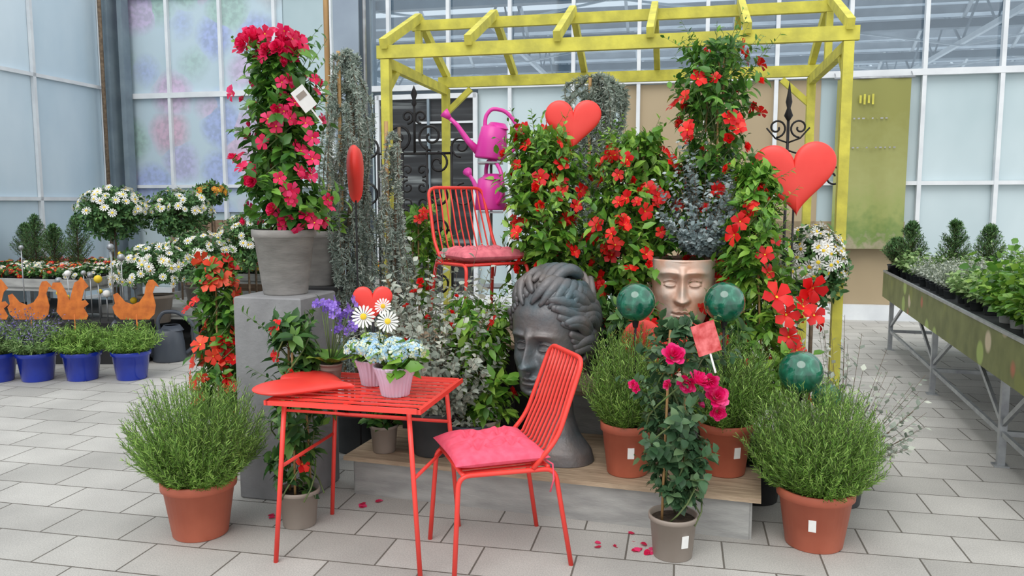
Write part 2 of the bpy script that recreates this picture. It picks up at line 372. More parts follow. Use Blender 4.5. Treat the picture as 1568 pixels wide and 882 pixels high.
def panemat(name,stops,scale,stretch,rot=(0,0,0),rough=.25,dist=0,detail=4,spec=.5):
    m,t,b=nt(name);v=objco(t,stretch,rot);n=noise(t,scale,detail,v);n.inputs['Distortion'].default_value=dist
    r=ramp(t,stops);t.links.new(n.outputs['Fac'],r.inputs['Fac']);t.links.new(r.outputs['Color'],b.inputs['Base Color']);setin(b,'Roughness',rough);setin(b,'Specular IOR Level',spec);return m
M['pane']=panemat('pale_glass',[(.3,(.38,.49,.52)),(.7,(.58,.68,.71))],.6,(1,1,.6))
M['panel_l']=panemat('translucent_sheet',[(.3,(.46,.6,.7)),(.7,(.68,.79,.86))],.8,(1,1,.5),rough=.4)
M['tan']=panemat('tan_blind',[(.3,(.36,.28,.17)),(.7,(.46,.36,.23))],.7,(1,1,.4),rough=.6)
M['doordark']=panemat('dark_interior',[(.42,(.012,.013,.015)),(.58,(.03,.033,.037)),(.7,(.2,.22,.22))],2.2,(.3,1,5),rough=.5,detail=2)
def filmmat():
    m,t,b=nt('flower_print_film');v=objco(t,(1,1,1))
    n=noise(t,2.5,3,v);ad=t.nodes.new('ShaderNodeMixRGB');ad.inputs[0].default_value=.15;t.links.new(v,ad.inputs[1]);t.links.new(n.outputs['Color'],ad.inputs[2])
    vo=t.nodes.new('ShaderNodeTexVoronoi');vo.inputs['Scale'].default_value=1.9;t.links.new(ad.outputs[0],vo.inputs['Vector'])
    sp=t.nodes.new('ShaderNodeSeparateColor');t.links.new(vo.outputs['Color'],sp.inputs[0])
    r=ramp(t,[(0,(.36,.56,.46)),(.3,(.26,.46,.34)),(.42,(.68,.3,.45)),(.62,(.6,.38,.62)),(.8,(.3,.36,.75))]);t.links.new(sp.outputs[0],r.inputs['Fac'])
    n4=noise(t,14,3,v);r4=ramp(t,[(.4,(.65,.65,.65)),(.6,(1.15,1.15,1.15))]);t.links.new(n4.outputs['Fac'],r4.inputs['Fac'])
    mm=t.nodes.new('ShaderNodeMixRGB');mm.blend_type='MULTIPLY';mm.inputs[0].default_value=.8;t.links.new(r.outputs['Color'],mm.inputs[1]);t.links.new(r4.outputs['Color'],mm.inputs[2])
    r2=ramp(t,[(.42,(0,0,0)),(.7,(1,1,1))]);t.links.new(vo.outputs['Distance'],r2.inputs['Fac'])
    mx=t.nodes.new('ShaderNodeMixRGB');t.links.new(r2.outputs['Color'],mx.inputs[0]);t.links.new(mm.outputs[0],mx.inputs[1]);mx.inputs[2].default_value=(.5,.63,.7,1)
    m2=t.nodes.new('ShaderNodeMixRGB');m2.inputs[0].default_value=.45;t.links.new(mx.outputs[0],m2.inputs[1]);m2.inputs[2].default_value=(.5,.6,.66,1)
    t.links.new(m2.outputs[0],b.inputs['Base Color']);setin(b,'Roughness',.3);return m
M['film']=filmmat()
BW=11.25
mb=MB('wall_back');mb.box((0,BW+.16,1.6),(18,.12,3.2),'dframe');mb.box((-6.75,BW+.16,4.65),(4.5,.12,2.9),'dframe');mb.box((0,BW-.02,.1),(17.8,.1,.2),'frame')
room_obj(mb)
mb=MB('window_1')
def pane(a0,a1,z0,z1,m): mb.box(((a0+a1)/2,BW+.06,(z0+z1)/2),(a1-a0,.02,z1-z0),m)
bars=[-8.72+.9*i for i in range(20)]
mb.box((2.2,BW+.06,4.6),(13.4,.006,2.8),'clear')
mb.box((-6.7,BW+.045,4.6),(4.2,.02,2.75),'pane')
pane(-8.8,-4.5,.2,3.2,'pane');pane(-2.9,8.9,.2,3.2,'pane')
mb.box((.45,BW+.045,1.7),(2.6,.02,2.9),'tan')
mb.box((2.0,BW+.045,.75),(1.7,.02,1.1),'tan')
mb.box((-7.3,BW+.022,3.3),(2.8,.01,3.8),'film')
for a in bars:
    if -4.5<a<-3.2:
        mb.box((a,BW,4.6),(.05,.08,2.8),'frame')
    elif a<9: mb.box((a,BW,3.1),(.05,.08,5.9),'frame')
for z in (1.8,3.2,4.7): 
    if z==1.8:
        mb.box((-6.65,BW,z),(4.3,.07,.05),'frame');mb.box((3,BW,z),(11.8,.07,.05),'frame')
    else: mb.box((0,BW,z),(17.7,.09,.08 if z==3.2 else .05),'frame')
room_obj(mb)
# neighbouring hall seen through the upper glazing: shade screens, gutters and trusses
mb=MB('neighbour_hall_roof')
rs=np.random.RandomState(12)
for k in range(6):
    b0=11.6+3.0*k
    for (ba,za,bb,zb) in ((b0,4.55,b0+1.5,5.35),(b0+1.5,5.35,b0+3.0,4.55)):
        for j in range(5):
            t0=(j+.06)/5;t1=(j+.62+.28*rs.rand())/5
            A=(2,ba+(bb-ba)*t0,za+(zb-za)*t0);B=(2,ba+(bb-ba)*t1,za+(zb-za)*t1)
            mb.beam(A,B,26,.012,'screen')
        for i in range(14):
            x=-10+1.8*i;mb.beam((x,ba,za-.03),(x,bb,zb-.03),.05,.05,'frame')
    mb.box((2,b0,4.45),(26,.16,.14),'dframe')
    for i in range(7):
        x=-10+3.6*i;mb.beam((x,b0,4.15),(x,b0+3.0,4.15),.06,.08,'frame')
        mb.beam((x,b0,4.15),(x,b0+1.5,5.3),.03,.03,'dframe');mb.beam((x,b0+1.5,5.3),(x,b0+3,4.15),.03,.03,'dframe')
        mb.beam((x,b0+.75,4.9),(x,b0+1.5,4.15),.025,.025,'dframe');mb.beam((x,b0+2.25,4.9),(x,b0+1.5,4.15),.025,.025,'dframe')
    for i in range(7): mb.beam((-10+3.6*i,b0,4.1),(-8.2+3.6*i,b0,4.4),.03,.03,'frame');mb.beam((-8.2+3.6*i,b0,4.4),(-6.4+3.6*i,b0,4.1),.03,.03,'frame')
mb.box((2,29.8,3),(26,.1,6),'screen')
room_obj(mb)
mb=MB('door_1')
mb.box((-3.65,BW+.02,1.55),(1.5,.04,3.1),'doordark')
for x in (-4.4,-2.92): mb.box((x,BW-.03,1.55),(.06,.06,3.1),'frame')
mb.box((-3.62,BW-.03,1.55),(.035,.05,3.1),'dframe')
for z in (2.45,2.7): mb.box((-3.4,BW-.02,z),(.9,.03,.03),'frame')
mb.box((-3.65,BW-.03,3.07),(1.5,.06,.07),'frame')
room_obj(mb)
mb=MB('wall_left');mb.box((-8.86,5.2,3),(.1,12,6.2),'panel_l')
for b in (10.95,9.6,8.2,6.8): mb.box((-8.78,b,3),(.05,.05,6.1),'frame')
for z in (.12,1.6,3.3,4.9): mb.box((-8.78,5.2,z),(.05,12,.05),'frame')
mb.box((-8.7,11.05,3),(.14,.22,6.1),'dframe');mb.box((-8.48,11.1,3),(.08,.16,6.1),'dframe')
mb.tube([(-8.66,10.82,.1),(-8.66,10.82,6)],.03,'bark',6)
room_obj(mb)
def bannermat():
    m,t,b=nt('printed_banner');v=objco(t)
    s=t.nodes.new('ShaderNodeSeparateXYZ');t.links.new(v,s.inputs[0])
    mr=t.nodes.new('ShaderNodeMapRange');mr.inputs[1].default_value=.6;mr.inputs[2].default_value=3.1;t.links.new(s.outputs['Z'],mr.inputs[0])
    n=noise(t,9,6,v);ad=t.nodes.new('ShaderNodeMath');ad.operation='MULTIPLY_ADD';ad.inputs[1].default_value=.3;t.links.new(n.outputs['Fac'],ad.inputs[0]);t.links.new(mr.outputs[0],ad.inputs[2])
    r=ramp(t,[(.16,(.16,.22,.06)),(.3,(.34,.3,.2)),(.36,(.16,.24,.06)),(.5,(.29,.33,.10)),(.62,(.33,.34,.12)),(1,(.25,.25,.06))]);t.links.new(ad.outputs[0],r.inputs['Fac']);t.links.new(r.outputs['Color'],b.inputs['Base Color']);setin(b,'Roughness',.5);return m
M['banner']=bannermat()
mb=MB('hanging_banner')
xs=np.linspace(-.44,.44,25);zs=np.linspace(.95,3.12,20);V=[];F=[]
for z in zs:
    for x in xs: V.append((2.36+x,BW-.14+.02*math.sin(x*14+z)*(1.2-(z-.9)/3),z))
for i in range(19):
    for j in range(24): F.append((i*25+j,i*25+j+1,(i+1)*25+j+1,(i+1)*25+j))
mb.add(V,F,'banner',True);mb.tube([(1.88,BW-.14,3.13),(2.84,BW-.14,3.13)],.015,'steel')
rs=np.random.RandomState(5)
for i in range(4): mb.box((2.2+.05*i,BW-.17,2.86),(.025,.004,.10+.03*(i%2)),'lime')
for q,z in ((9,2.62),(11,2.25)):
    for i in range(q): mb.box((2.08+.055*i,BW-.17,z),(.02+.015*rs.rand(),.004,.018),'banner' if rs.rand()<.2 else 'greyboard')
for x in (1.9,2.82): mb.tube([(x,BW-.14,3.13),(x,BW-.03,3.22)],.006,'steel',5)
room_obj(mb)
mb=MB('steel_column')
mb.box((0,0,3),(.02,.22,6),'column');mb.box((0,-.11,3),(.2,.015,6),'column');mb.box((0,.11,3),(.2,.015,6),'column')
mb.box((0,0,.01),(.3,.32,.02),'steel')
mb.tube([(-.16,-.1,0),(-.16,-.1,6)],.022,'cane',8);mb.tube([(.13,-.08,0),(.13,-.08,6)],.015,'steel',8)
mb.finish((-1.20,6.15,0),-12)
# ------------------------------------------------------------------ pergola
mb=MB('pergola');hw,hd=1.47,.7;H=2.56;RH=2.88;p=.06
for sx in (-1,1):
    for sy in (-1,1): mb.box((sx*hw,sy*hd,(H-.05)/2),(p,p,H-.05),'lime')
    mb.beam((sx*hw,-hd,H-.07),(sx*hw,hd,H-.07),.045,.07,'lime')
    mb.beam((sx*hw,0,H-.05),(sx*hw,0,RH-.04),.045,.05,'lime')
for sx in (-1,1):
    mb.beam((sx*hw,-hd+.0,H-.26),(sx*hw,-(hd-.22),H-.08),.04,.045,'lime');mb.beam((sx*hw,hd,H-.26),(sx*(hw-.22),hd,H-.06),.04,.045,'lime')
for sy in (-1,1): mb.box((0,sy*(hd+.0),H),(2*hw+.12,.045,.085),'lime')
mb.box((0,0,RH),(2*hw+.1,.04,.075),'lime')
for i in range(6):
    x=-hw+2*hw*i/5
    for sy in (-1,1): mb.beam((x,sy*(hd+.06),H+.045),(x,0,RH+.06),.045,.065,'lime')
mb.finish((.73,5.91,0),-12)
# ------------------------------------------------------------------ platform
PR=-17
def PF(u,v,z=0):
    c,s=math.cos(math.radians(PR)),math.sin(math.radians(PR));return (-.88+u*c-v*s,4.13+u*s+v*c,z)
mb=MB('display_platform')
mb.box((1.05,.02,.095),(2.02,.025,.19),'greyboard');mb.box((2.06,.4,.095),(.025,.76,.19),'greyboard');mb.box((.04,.4,.095),(.025,.76,.19),'greyboard')
for i in range(6): mb.box((1.05,.04+i*.132,.2),(2.12,.126,.022),'plank')
for u in (.3,1.05,1.8): mb.box((u,.4,.09),(.08,.7,.18),'plank')
mb.box((1.45,.84,.21),(1.24,.02,.42),'greyboard');mb.box((1.45,1.6,.21),(1.24,.02,.42),'greyboard')
for i in range(5): mb.box((1.45,.9+i*.155,.43),(1.28,.148,.022),'plank')
cu=.42;mb.box((cu,.56,.47),(.7,.02,.52),'dark');mb.box((cu,1.3,.36),(.7,.02,.72),'dark');mb.box((cu-.34,.93,.36),(.02,.74,.72),'dark');mb.box((cu+.34,.93,.36),(.02,.74,.72),'dark')
for i in range(5): mb.box((cu,.61+i*.16,.74),(.74,.152,.022),'plank')
mb.finish((-.88,4.13,0),PR)
# ------------------------------------------------------------------ pedestal & big pot
mb=MB('concrete_pedestal')
b=.008;x=.19
prof=[(x-b,0),(x,b),(x,1.07-b),(x-b,1.07)]
V=[];F=[]
for r,z in prof:
    for sx,sy in ((-1,-1),(1,-1),(1,1),(-1,1)): V.append((sx*r,sy*r,z))
for i in range(3):
    for j in range(4): F.append((i*4+j,i*4+(j+1)%4,(i+1)*4+(j+1)%4,(i+1)*4+j))
F+=[(3,2,1,0),(12,13,14,15)]
mb.add(V,F,'conc');mb.finish((-1.2,4.2,0),-14)
rs=np.random.RandomState(50)
ex=[]
for i in range(22): ex.append((-.18+.32*rs.rand(),-.15+.12*rs.rand(),1.2+.14*rs.rand(),.04+.015*rs.rand(),'pink','m' if i%3 else 'r'))
for (x,z) in ((-.2,1.02),(.12,.98),(.17,.88),(.2,.62),(.16,.42),(.12,.35),(.2,.38),(-.02,.9),(.02,.86),(-.05,.78),(.1,1.08),(-.16,.66),(.06,.93),(.1,.9),(.2,.8),(.2,.7)): ex.append((x,-.16,z,.042,'pink','m'))
climber('pink_mandevilla_in_grey_pot',(-1.2,4.2,1.07),5,.165,.115,.34,'greypot',[(.36,.17),(.48,.21),(.8,.18),(1.1,.16),(1.24,.12)],230,.078,'leaf',
      [('pink',46,.038,'m'),('pink',22,.03,'r')],nper=8,lw=.28,explicit=ex,wild=.15)
mb=MB('plant_tag');mb.box((0,0,0),(.075,.003,.12),'label');mb.box((0,-.002,.02),(.05,.002,.03),'taupe');mb.box((0,.004,-.1),(.008,.003,.1),'label')
mb.finish((-1.03,4.02,2.06),rot=(.25,-.7,.4))
# ------------------------------------------------------------------ rosemaries
rosemary('potted_rosemary',(-1.47,3.62,0),11,label=None,R=.335,H=.49)
rosemary('potted_rosemary',(1.38,3.5,0),12,label=-2.0,R=.325,H=.51)
rosemary('potted_rosemary',(.575,3.86,.212),13,rt=.135,rb=.1,ph=.26,R=.235,H=.5,n=560)
rosemary('potted_rosemary',(1.06,3.86,.212),14,rt=.135,rb=.1,ph=.26,R=.235,H=.47,n=560,label=-1.3)
# ------------------------------------------------------------------ hearts
def heart_arrays(w,th,rings=12,n=72,pw=.5):
    t=np.arange(n)*2*PI/n
    x=16*np.sin(t)**3/32;z=(13*np.cos(t)-5*np.cos(2*t)-2*np.cos(3*t)-np.cos(4*t))/32+.05
    V=[];F=[]
    s=[math.cos(PI/2*i/rings) for i in range(rings+1)]
    for sgn in (1,-1):
        base=len(V)
        for i in range(rings+1):
            ss=max(s[i],.001)
            for j in range(n): V.append((x[j]*ss*w,sgn*-th/2*(1-ss**3)**pw,(z[j]*ss)*w))
        for i in range(rings):
            for j in range(n):
                k=(j+1)%n;f=(base+i*n+j,base+i*n+k,base+(i+1)*n+k,base+(i+1)*n+j)
                F.append(f if sgn<0 else f[::-1])
    return np.array(V),F
def heart(name,loc,w,th,rz=0,stake=0,tilt=0):
    mb=MB(name);V,F=heart_arrays(w,th);mb.add(V,F,'heart',True,R=roty(tilt))
    if stake: mb.tube([(0,0.0,-w*.3),(0,0,-stake)],.006,'iron',6)
    return mb.finish(loc,rz)
heart('garden_heart',(.37,4.90,2.02),.34,.05,-4,1.58)
heart('garden_heart',(1.61,4.58,1.69),.46,.06,-12,1.69,-.08)
heart('garden_heart',(-.9,4.62,1.72),.36,.09,97,1.72)
heart('garden_heart',(-.655,3.72,1.08),.185,.035,5,.28)
heart('garden_heart',(.77,4.02,.78),.42,.06,0,.56)
mb=MB('heart_tray');V,F=heart_arrays(.46,.045);mb.add(V,F,'heart',True,R=rotx(-PI/2));mb.finish((-.90,3.47,.752),75)
# ------------------------------------------------------------------ table
mb=MB('bistro_table');w,d,h=.68,.58,.72
mb.box((0,-d/2,h-.010),(w,.018,.02),'redmetal');mb.box((0,d/2,h-.010),(w,.018,.02),'redmetal')
mb.box((-w/2,0,h-.010),(.018,d+.018,.02),'redmetal');mb.box((w/2,0,h-.010),(.018,d+.018,.02),'redmetal')
for i in range(9):
    y=-d/2+.058+i*(d-.116)/8; mb.box((0,y,h-.004),(w-.01,.026,.006),'redmetal')
mb.box((0,0,h-.012),(.02,d,.008),'redmetal')
def leg(mb,a,b,m='redmetal',r=.0105): mb.tube([a,b],r,m,10)
for sx in (-1,1):
    for sy in (-1,1):
        leg(mb,(sx*(w/2-.06),sy*(d/2-.04),h-.02),(sx*(w/2-.01),sy*(d/2-.015),0))
    leg(mb,(sx*(w/2-.035),-(d/2-.03),.42),(sx*(w/2-.035),(d/2-.03),.42),r=.008)
leg(mb,(-(w/2-.05),(d/2-.04),.52),(w/2-.05,(d/2-.04),.52),r=.008)
leg(mb,(-(w/2-.06),-(d/2-.04),h-.05),(w/2-.06,-(d/2-.04),h-.05),r=.006)
mb.finish((-.64,3.50,0),-13)
# ------------------------------------------------------------------ chairs
def cushion_arrays(w,d,th,n=60):
    V=[];F=[];g=np.linspace(-1,1,n)
    tuf=[(-.38,-.38),(.38,-.38),(-.38,.38),(.38,.38)]
    for sg in (1,-1):
        for t in g:
            for s in g:
                e=max(0,(1-abs(s)**4))**.5*max(0,(1-abs(t)**4))**.5
                x=s*(1-.05*(1-t*t))*w/2;y=t*(1-.05*(1-s*s))*d/2
                z=th/2*e
                for a,c in tuf:
                    q=math.hypot(s-a,t-c);z-=th*.42*math.exp(-(q/.14)**2)
                    an=math.atan2(t-c,s-a);z-=th*.09*math.cos(an*7+a*5)*math.exp(-((q-.22)/.14)**2)
                z-=th*.10*e*(math.exp(-(s/.1)**2)+math.exp(-(t/.1)**2))
                z+=th*.05*math.sin(s*11+t*4)*e*abs(s)
                V.append((x,y,sg*z if sg>0 else -th/2*e*.7))
        b=0 if sg>0 else n*n
        for i in range(n-1):
            for j in range(n-1):
                f=(b+i*n+j,b+i*n+j+1,b+(i+1)*n+j+1,b+(i+1)*n+j);F.append(f if sg>0 else f[::-1])
    return V,F
def chair(name,loc,rz,cm):
    mb=MB(name);w=.42;d=.42;h=.44;r=.0105
    def corner(pts,rad=.04,n=5):
        out=[];P=[np.array(p,float) for p in pts]
        for i in range(len(P)):
            if i in (0,len(P)-1): out.append(P[i]);continue
            a,b,c=P[i-1],P[i],P[i+1];u=(a-b)/np.linalg.norm(a-b);v=(c-b)/np.linalg.norm(c-b)
            for k in range(n+1):
                t=k/n;out.append((1-t)**2*(b+u*rad)+2*t*(1-t)*b+t*t*(b+v*rad))
        return out
    for sx in (-1,1):
        mb.tube(corner([(sx*(w/2+.02),-d/2-.03,0),(sx*(w/2-.01),-d/2,h),(sx*(w/2-.01),d/2,h-.01),(sx*(w/2+.01),d/2+.07,0)],.05),r,'redmetal',10)
    mb.tube([(-w/2+.01,-d/2+.02,h),(w/2-.01,-d/2+.02,h)],r*.9,'redmetal',8)
    mb.tube([(-w/2+.01,d/2-.03,h),(w/2-.01,d/2-.03,h)],r*.9,'redmetal',8)
    for i in range(9):
        x=-w/2+.05+i*(w-.1)/8;mb.box((x,0,h),(.022,d-.06,.005),'redmetal')
    mb.tube(corner([(-w/2+.005,d/2-.10,h),(-w/2+.005,d/2+.01,h+.12),(-w/2+.02,d/2+.13,h+.45),(w/2-.02,d/2+.13,h+.45),(w/2-.005,d/2+.01,h+.12),(w/2-.005,d/2-.10,h)],.06),r,'redmetal',10)
    for i in range(9):
        x=-w/2+.05+i*(w-.1)/8;xt=x*.95
        pts=[(x,d/2-.09,h+.0),(x,d/2-.02,h+.06),(x,d/2+.045,h+.2),(xt,d/2+.09,h+.33),(xt,d/2+.13,h+.445)]
        mb.tube(pts,.008,'redmetal',6,flat=.5)
    V,F=cushion_arrays(.43,.41,.10);mb.add(V,F,cm,True,t=(0,-.02,h+.045))
    for sx in (-1,1): mb.tube([(sx*.19,.17,h+.03),(sx*.2,.2,h+.01),(sx*.215,.2,h-.05),(sx*.2,.19,h-.11)],.004,cm,5)
    mb.finish(loc,rz)
ang=math.degrees(math.atan2(-.31,-.95))+90
chair('garden_chair',(-.08,3.40,0),ang,'cush')
chair('garden_chair',(-.19,4.80,.752),30,'cush2')
# ------------------------------------------------------------------ statues
def statue(name,loc,rz,sc,m,seed,hair=True,ztop=.985):
    mb=MB(name);nz,na=230,220;zz=np.linspace(0,ztop,nz)
    ws=[(0,.25),(.06,.235),(.13,.16),(.22,.12),(.32,.11),(.36,.12),(.40,.138),(.5,.165),(.62,.182),(.75,.186),(.85,.165),(.92,.12),(.96,.075),(.985,.01)]
    fs=[(0,.17),(.06,.155),(.13,.10),(.22,.065),(.31,.06),(.335,.10),(.352,.165),(.38,.195),(.41,.186),(.44,.197),(.5,.192),(.57,.186),(.62,.186),(.67,.2),(.78,.195),(.88,.15),(.94,.10),(.97,.06),(.985,.01)]
    bs=[(0,.17),(.13,.14),(.3,.13),(.45,.15),(.6,.2),(.75,.22),(.88,.18),(.94,.12),(.97,.07),(.985,.01)]
    def si(tab,z):
        d=.012;return (np.interp(z-d,*zip(*tab))+2*np.interp(z,*zip(*tab))+np.interp(z+d,*zip(*tab)))/4
    V=[];ex=math.exp
    aa=[2*PI*i/na for i in range(na)];aa=[a-.55*math.sin(a) for a in aa]
    for z in zz:
        w=si(ws,z);f=si(fs,z);b=si(bs,z)
        for a in aa:
            cx=math.sin(a);cy=math.cos(a)
            x=w*math.copysign(abs(cx)**.9,cx);y=math.copysign(abs(cy)**.9,cy)*(f if cy>0 else b)
            if cy>0.02:
                ax=abs(x)
                g=lambda px,pz,sx,sz:ex(-((x-px)/sx)**2-((z-pz)/sz)**2)
                ge=lambda px,pz,sx,sz:ex(-((ax-px)/sx)**2-((z-pz)/sz)**2)
                k=0
                if .46<z<.72:
                    u=(z-.508)/(.67-.508)
                    if u>=0: am=.02+.058*max(0,1-u)**.9 if u<1 else .02*max(0,1-(u-1)*4)
                    else: am=.078*max(0,1+u*6)
                    sg=.020+.012*ex(-((z-.52)/.025)**2)
                    k+=am*ex(-abs(x/sg)**2.6)
                k+=ge(.030,.517,.013,.015)*.026
                k-=ge(.013,.496,.007,.005)*.012
                k-=ge(.066,.618,.040,.030)*.044
                k-=ge(.034,.628,.018,.026)*.018
                e=math.sqrt(max(0,1-((ax-.070)/.036)**2-((z-.612)/.024)**2));k+=.030*e**.8
                lid=.616+.010*(1-((ax-.070)/.034)**2)
                if abs(ax-.07)<.038:
                    k+=.012*ex(-((z-lid-.006)/.005)**2)+.009*ex(-((z-(.600-.004*(1-((ax-.07)/.036)**2)))/.004)**2)
                    k-=.010*ex(-((z-lid+.004)/.003)**2)
                br=.662+.012*math.cos((ax-.075)*22)
                k+=ex(-((ax-.075)/.055)**4-((z-br)/.014)**2)*.020
                ul=.450+.006*ex(-((ax-.015)/.012)**2)-.012*ax
                lw=ex(-(ax/.046)**4)
                k+=lw*(.024*ex(-((z-ul)/.0105)**2)+.028*ex(-((z-.424-.1*ax*ax)/.0125)**2)-.022*ex(-((z-.4375)/.0035)**2))
                k-=g(0,.478,.010,.014)*.008+g(0,.403,.034,.009)*.016
                k-=ge(.052,.438,.010,.012)*.010
                k+=g(0,.372,.036,.022)*.016+ge(.105,.545,.045,.035)*.016-ge(.105,.45,.035,.045)*.012
                y+=k*min(1,cy*4)
            V.append((x,-y,z))
    F=[]
    for i in range(nz-1):
        for j in range(na):
            k=(j+1)%na;F.append((i*na+j,i*na+k,(i+1)*na+k,(i+1)*na+j))
    F.append(tuple(range(na-1,-1,-1)))
    if ztop>.95: F.append(tuple((nz-1)*na+j for j in range(na)))
    mb.add(V,F,m,True,sc=sc)
    rs=np.random.RandomState(seed)
    def surf(a,z,off):
        w=si(ws,z);f=si(fs,z);b=si(bs,z);cx,cy=math.sin(a),math.cos(a)
        return np.array([(w+off)*cx,-(f+off if cy>0 else b+off)*cy,z])
    if ztop<.95:
        ring=[surf(a,ztop,-.006)*sc for a in np.linspace(0,2*PI,60,endpoint=False)]
        mb.tube(ring,.010*sc,m,8,closed=True)
        mb.add([surf(a,ztop-.02,-.01) for a in np.linspace(0,2*PI,40,endpoint=False)],[tuple(range(40))],'soil',sc=sc)
        mb.box((0,0,-.03),(.44,.34,.06),'plank')
    for sx in (-1,1):
        pts=[np.array([sx*(.178+.012*math.sin(t)),.03+.028*math.sin(t+.3),.575+.045*math.cos(t)]) for t in np.linspace(0,PI*1.5,12)]
        mb.tube([p*sc for p in pts],.011*sc,m,8)
    if hair:
        N=15
        for sx in (-1,1):
            for i in range(N):
                q=i/(N-1);z0=.60+.30*q**.8;a0=sx*(1.30*(1-q)**.8+.05);n=34
                ph=rs.rand()*6;amp=.016+.014*rs.rand()
                zend=.46+.40*q;pts=[];L_=.5+.6*rs.rand();wv=.028+.02*rs.rand()
                for k in range(n):
                    t=k/(n-1)
                    a=a0+(sx*2.85-a0)*min(1,t*1.2);z=z0+(zend-z0)*t**1.3+amp*math.sin(t*9+ph)
                    z=min(z+.035*math.sin(PI*min(1,t*2))*q,.965)
                    p=surf(a,z,.012+.02*t+.012*math.sin(t*8+ph))
                    if t>.5: u=t-.5;p=p+np.array([sx*.05*math.sin(t*10+ph)*u*2,u*.40*L_,wv*2.2*math.sin(u*15+ph)*min(1,u*4)-.02*u])
                    pts.append(p*sc)
                r=[sc*(.006+.029*math.sin(PI*min(1,(k/(n-1))**.8*.96+.04))**.65) for k in range(n)];r[-1]=.003*sc
                mb.tube(pts,r,m,10,flat=.7)
        for i in range(9):
            a=-1.1+2.2*i/8;pts=[];d=1 if a>-.2 else -1
            for k in range(18):
                t=k/17;z=.80+.10*math.sin(t*PI*.8)+.03*t;p=surf(a+d*1.1*t,min(.955,z+.03*(1-abs(a))),.008+.03*math.sin(PI*t));pts.append(p*sc)
            mb.tube(pts,[sc*(.004+.026*math.sin(PI*(k+.5)/18)**.8) for k in range(18)],m,10,flat=.8)
        for i in range(5):
            pts=[]
            for k in range(18):
                t=k/17;pts.append(np.array([-.09+.045*i+.02*math.sin(t*6+i),-.12+.30*t,.93+.055*math.sin(PI*t*.9)+.012*math.sin(t*9+i)])*sc)
            mb.tube(pts,[sc*(.005+.028*math.sin(PI*(k+.5)/18)**.7) for k in range(18)],m,10)
        for i in range(7):
            pts=[];x0=-.12+.04*i;ph=i*1.7
            for k in range(22):
                t=k/21;pts.append(np.array([x0+.03*math.sin(t*8+ph),.12+.30*t,.80-.03*i+.035*math.sin(t*9+ph)-.03*t])*sc)
            mb.tube(pts,[sc*(.004+.024*math.sin(PI*(k+1)/23)**.8) for k in range(22)],m,8)
    return mb.finish(loc,rz)
statue('bronze_head_statue',(.20,4.12,.212),-36,1.0,'bronze',4)
statue('copper_head_planter',(.985,4.58,.502),-12,.98,'copper',8,False,.735)
# ------------------------------------------------------------------ gazing balls
for x,y,z,r,zb in ((.60,3.83,1.07,.094,.5),(1.03,3.83,1.07,.098,.5),(1.335,3.62,.77,.1,.3),(1.54,3.82,.60,.07,.0)):
    mb=MB('garden_gazing_ball');mb.sphere((0,0,0),r,'ball',36,20);mb.tube([(0,0,-r*.97),(0,0,zb-z)],.006,'iron',6)
    mb.lathe([(.012,-r-.03),(.016,-r-.005),(.02,-r+.006)],'iron',12);mb.finish((x,y,z),0)
# ------------------------------------------------------------------ mandevillas etc.
def mv(name,loc,seed,prof,nsh,fl,pm='taupe',rt=.14,rb=.11,ph=.24,lm='leaf',ls=.075,**k):
    k.setdefault('lw',.24);return climber(name,loc,seed,rt,rb,ph,pm,prof,nsh,ls,lm,fl,**k)
mv('potted_red_mandevilla',PF(.90,1.0,.442),21,[(.25,.14),(.6,.22),(1.05,.23),(1.38,.18),(1.52,.11)],400,[('red',76,.048,'m'),('red',20,.03,'r')],lm='leafb',rt=.12,rb=.1,lean=(-.12,0))
mv('potted_red_mandevilla',PF(1.35,1.15,.442),22,[(.3,.2),(.5,.26),(1.0,.28),(1.33,.23),(1.48,.12)],460,[('red',92,.048,'m'),('red',25,.03,'r')],lm='leafb',
   explicit=[(-.1,-.26,.33,.08,'red','m'),(0.0,-.28,.36,.075,'red','m'),(-.05,-.27,.27,.06,'red','m')])
mv('potted_red_mandevilla',PF(1.80,1.25,.442),23,[(.3,.14),(.8,.18),(1.3,.21),(1.8,.22),(2.02,.14)],360,[('red',90,.05,'m'),('red',30,.03,'r')],lm='leaf',wild=.2)
mv('potted_red_mandevilla',(1.40,4.36,0),24,[(.5,.2),(.9,.25),(1.2,.18),(1.45,.12),(1.72,.07)],300,[('red',44,.048,'m')],lm='leafb',lean=(-.10,0),
   explicit=[(-.02,-.26,1.07,.085,'red','m'),(.17,-.24,1.1,.08,'red','m'),(.03,-.26,.97,.07,'red','m'),(.2,-.19,.96,.06,'red','m'),(-.24,-.16,1.38,.06,'red','m'),(-.2,-.16,1.45,.05,'red','m'),(.12,-.26,1.02,.06,'red','m'),(.05,-.24,.85,.06,'red','m'),(.1,-.24,.78,.05,'red','m')])
mv('potted_red_mandevilla',(-.17,4.20,.212),25,[(.18,.12),(.3,.15),(.6,.17),(.78,.14)],170,[('red',9,.045,'m')],rt=.11,rb=.08,ph=.18,lm='leafb')
mv('potted_red_mandevilla',(-1.68,4.55,0),26,[(.3,.12),(.6,.15),(.95,.14),(1.2,.08)],150,[('coral',44,.055,'m'),('red',22,.045,'m')],lm='leaf')
mv('potted_red_mandevilla',(-1.03,3.72,0),27,[(.18,.09),(.5,.12),(.8,.1),(1.0,.08)],90,[('red',6,.045,'m')],rt=.10,rb=.078,ph=.18,lm='leafd')
mv('potted_red_mandevilla',(-.62,5.35,0),28,[(.3,.1),(.8,.13),(1.2,.13),(1.5,.1)],90,[('red',16,.035,'m')],pm='blackp',lm='leafb',wild=.25)
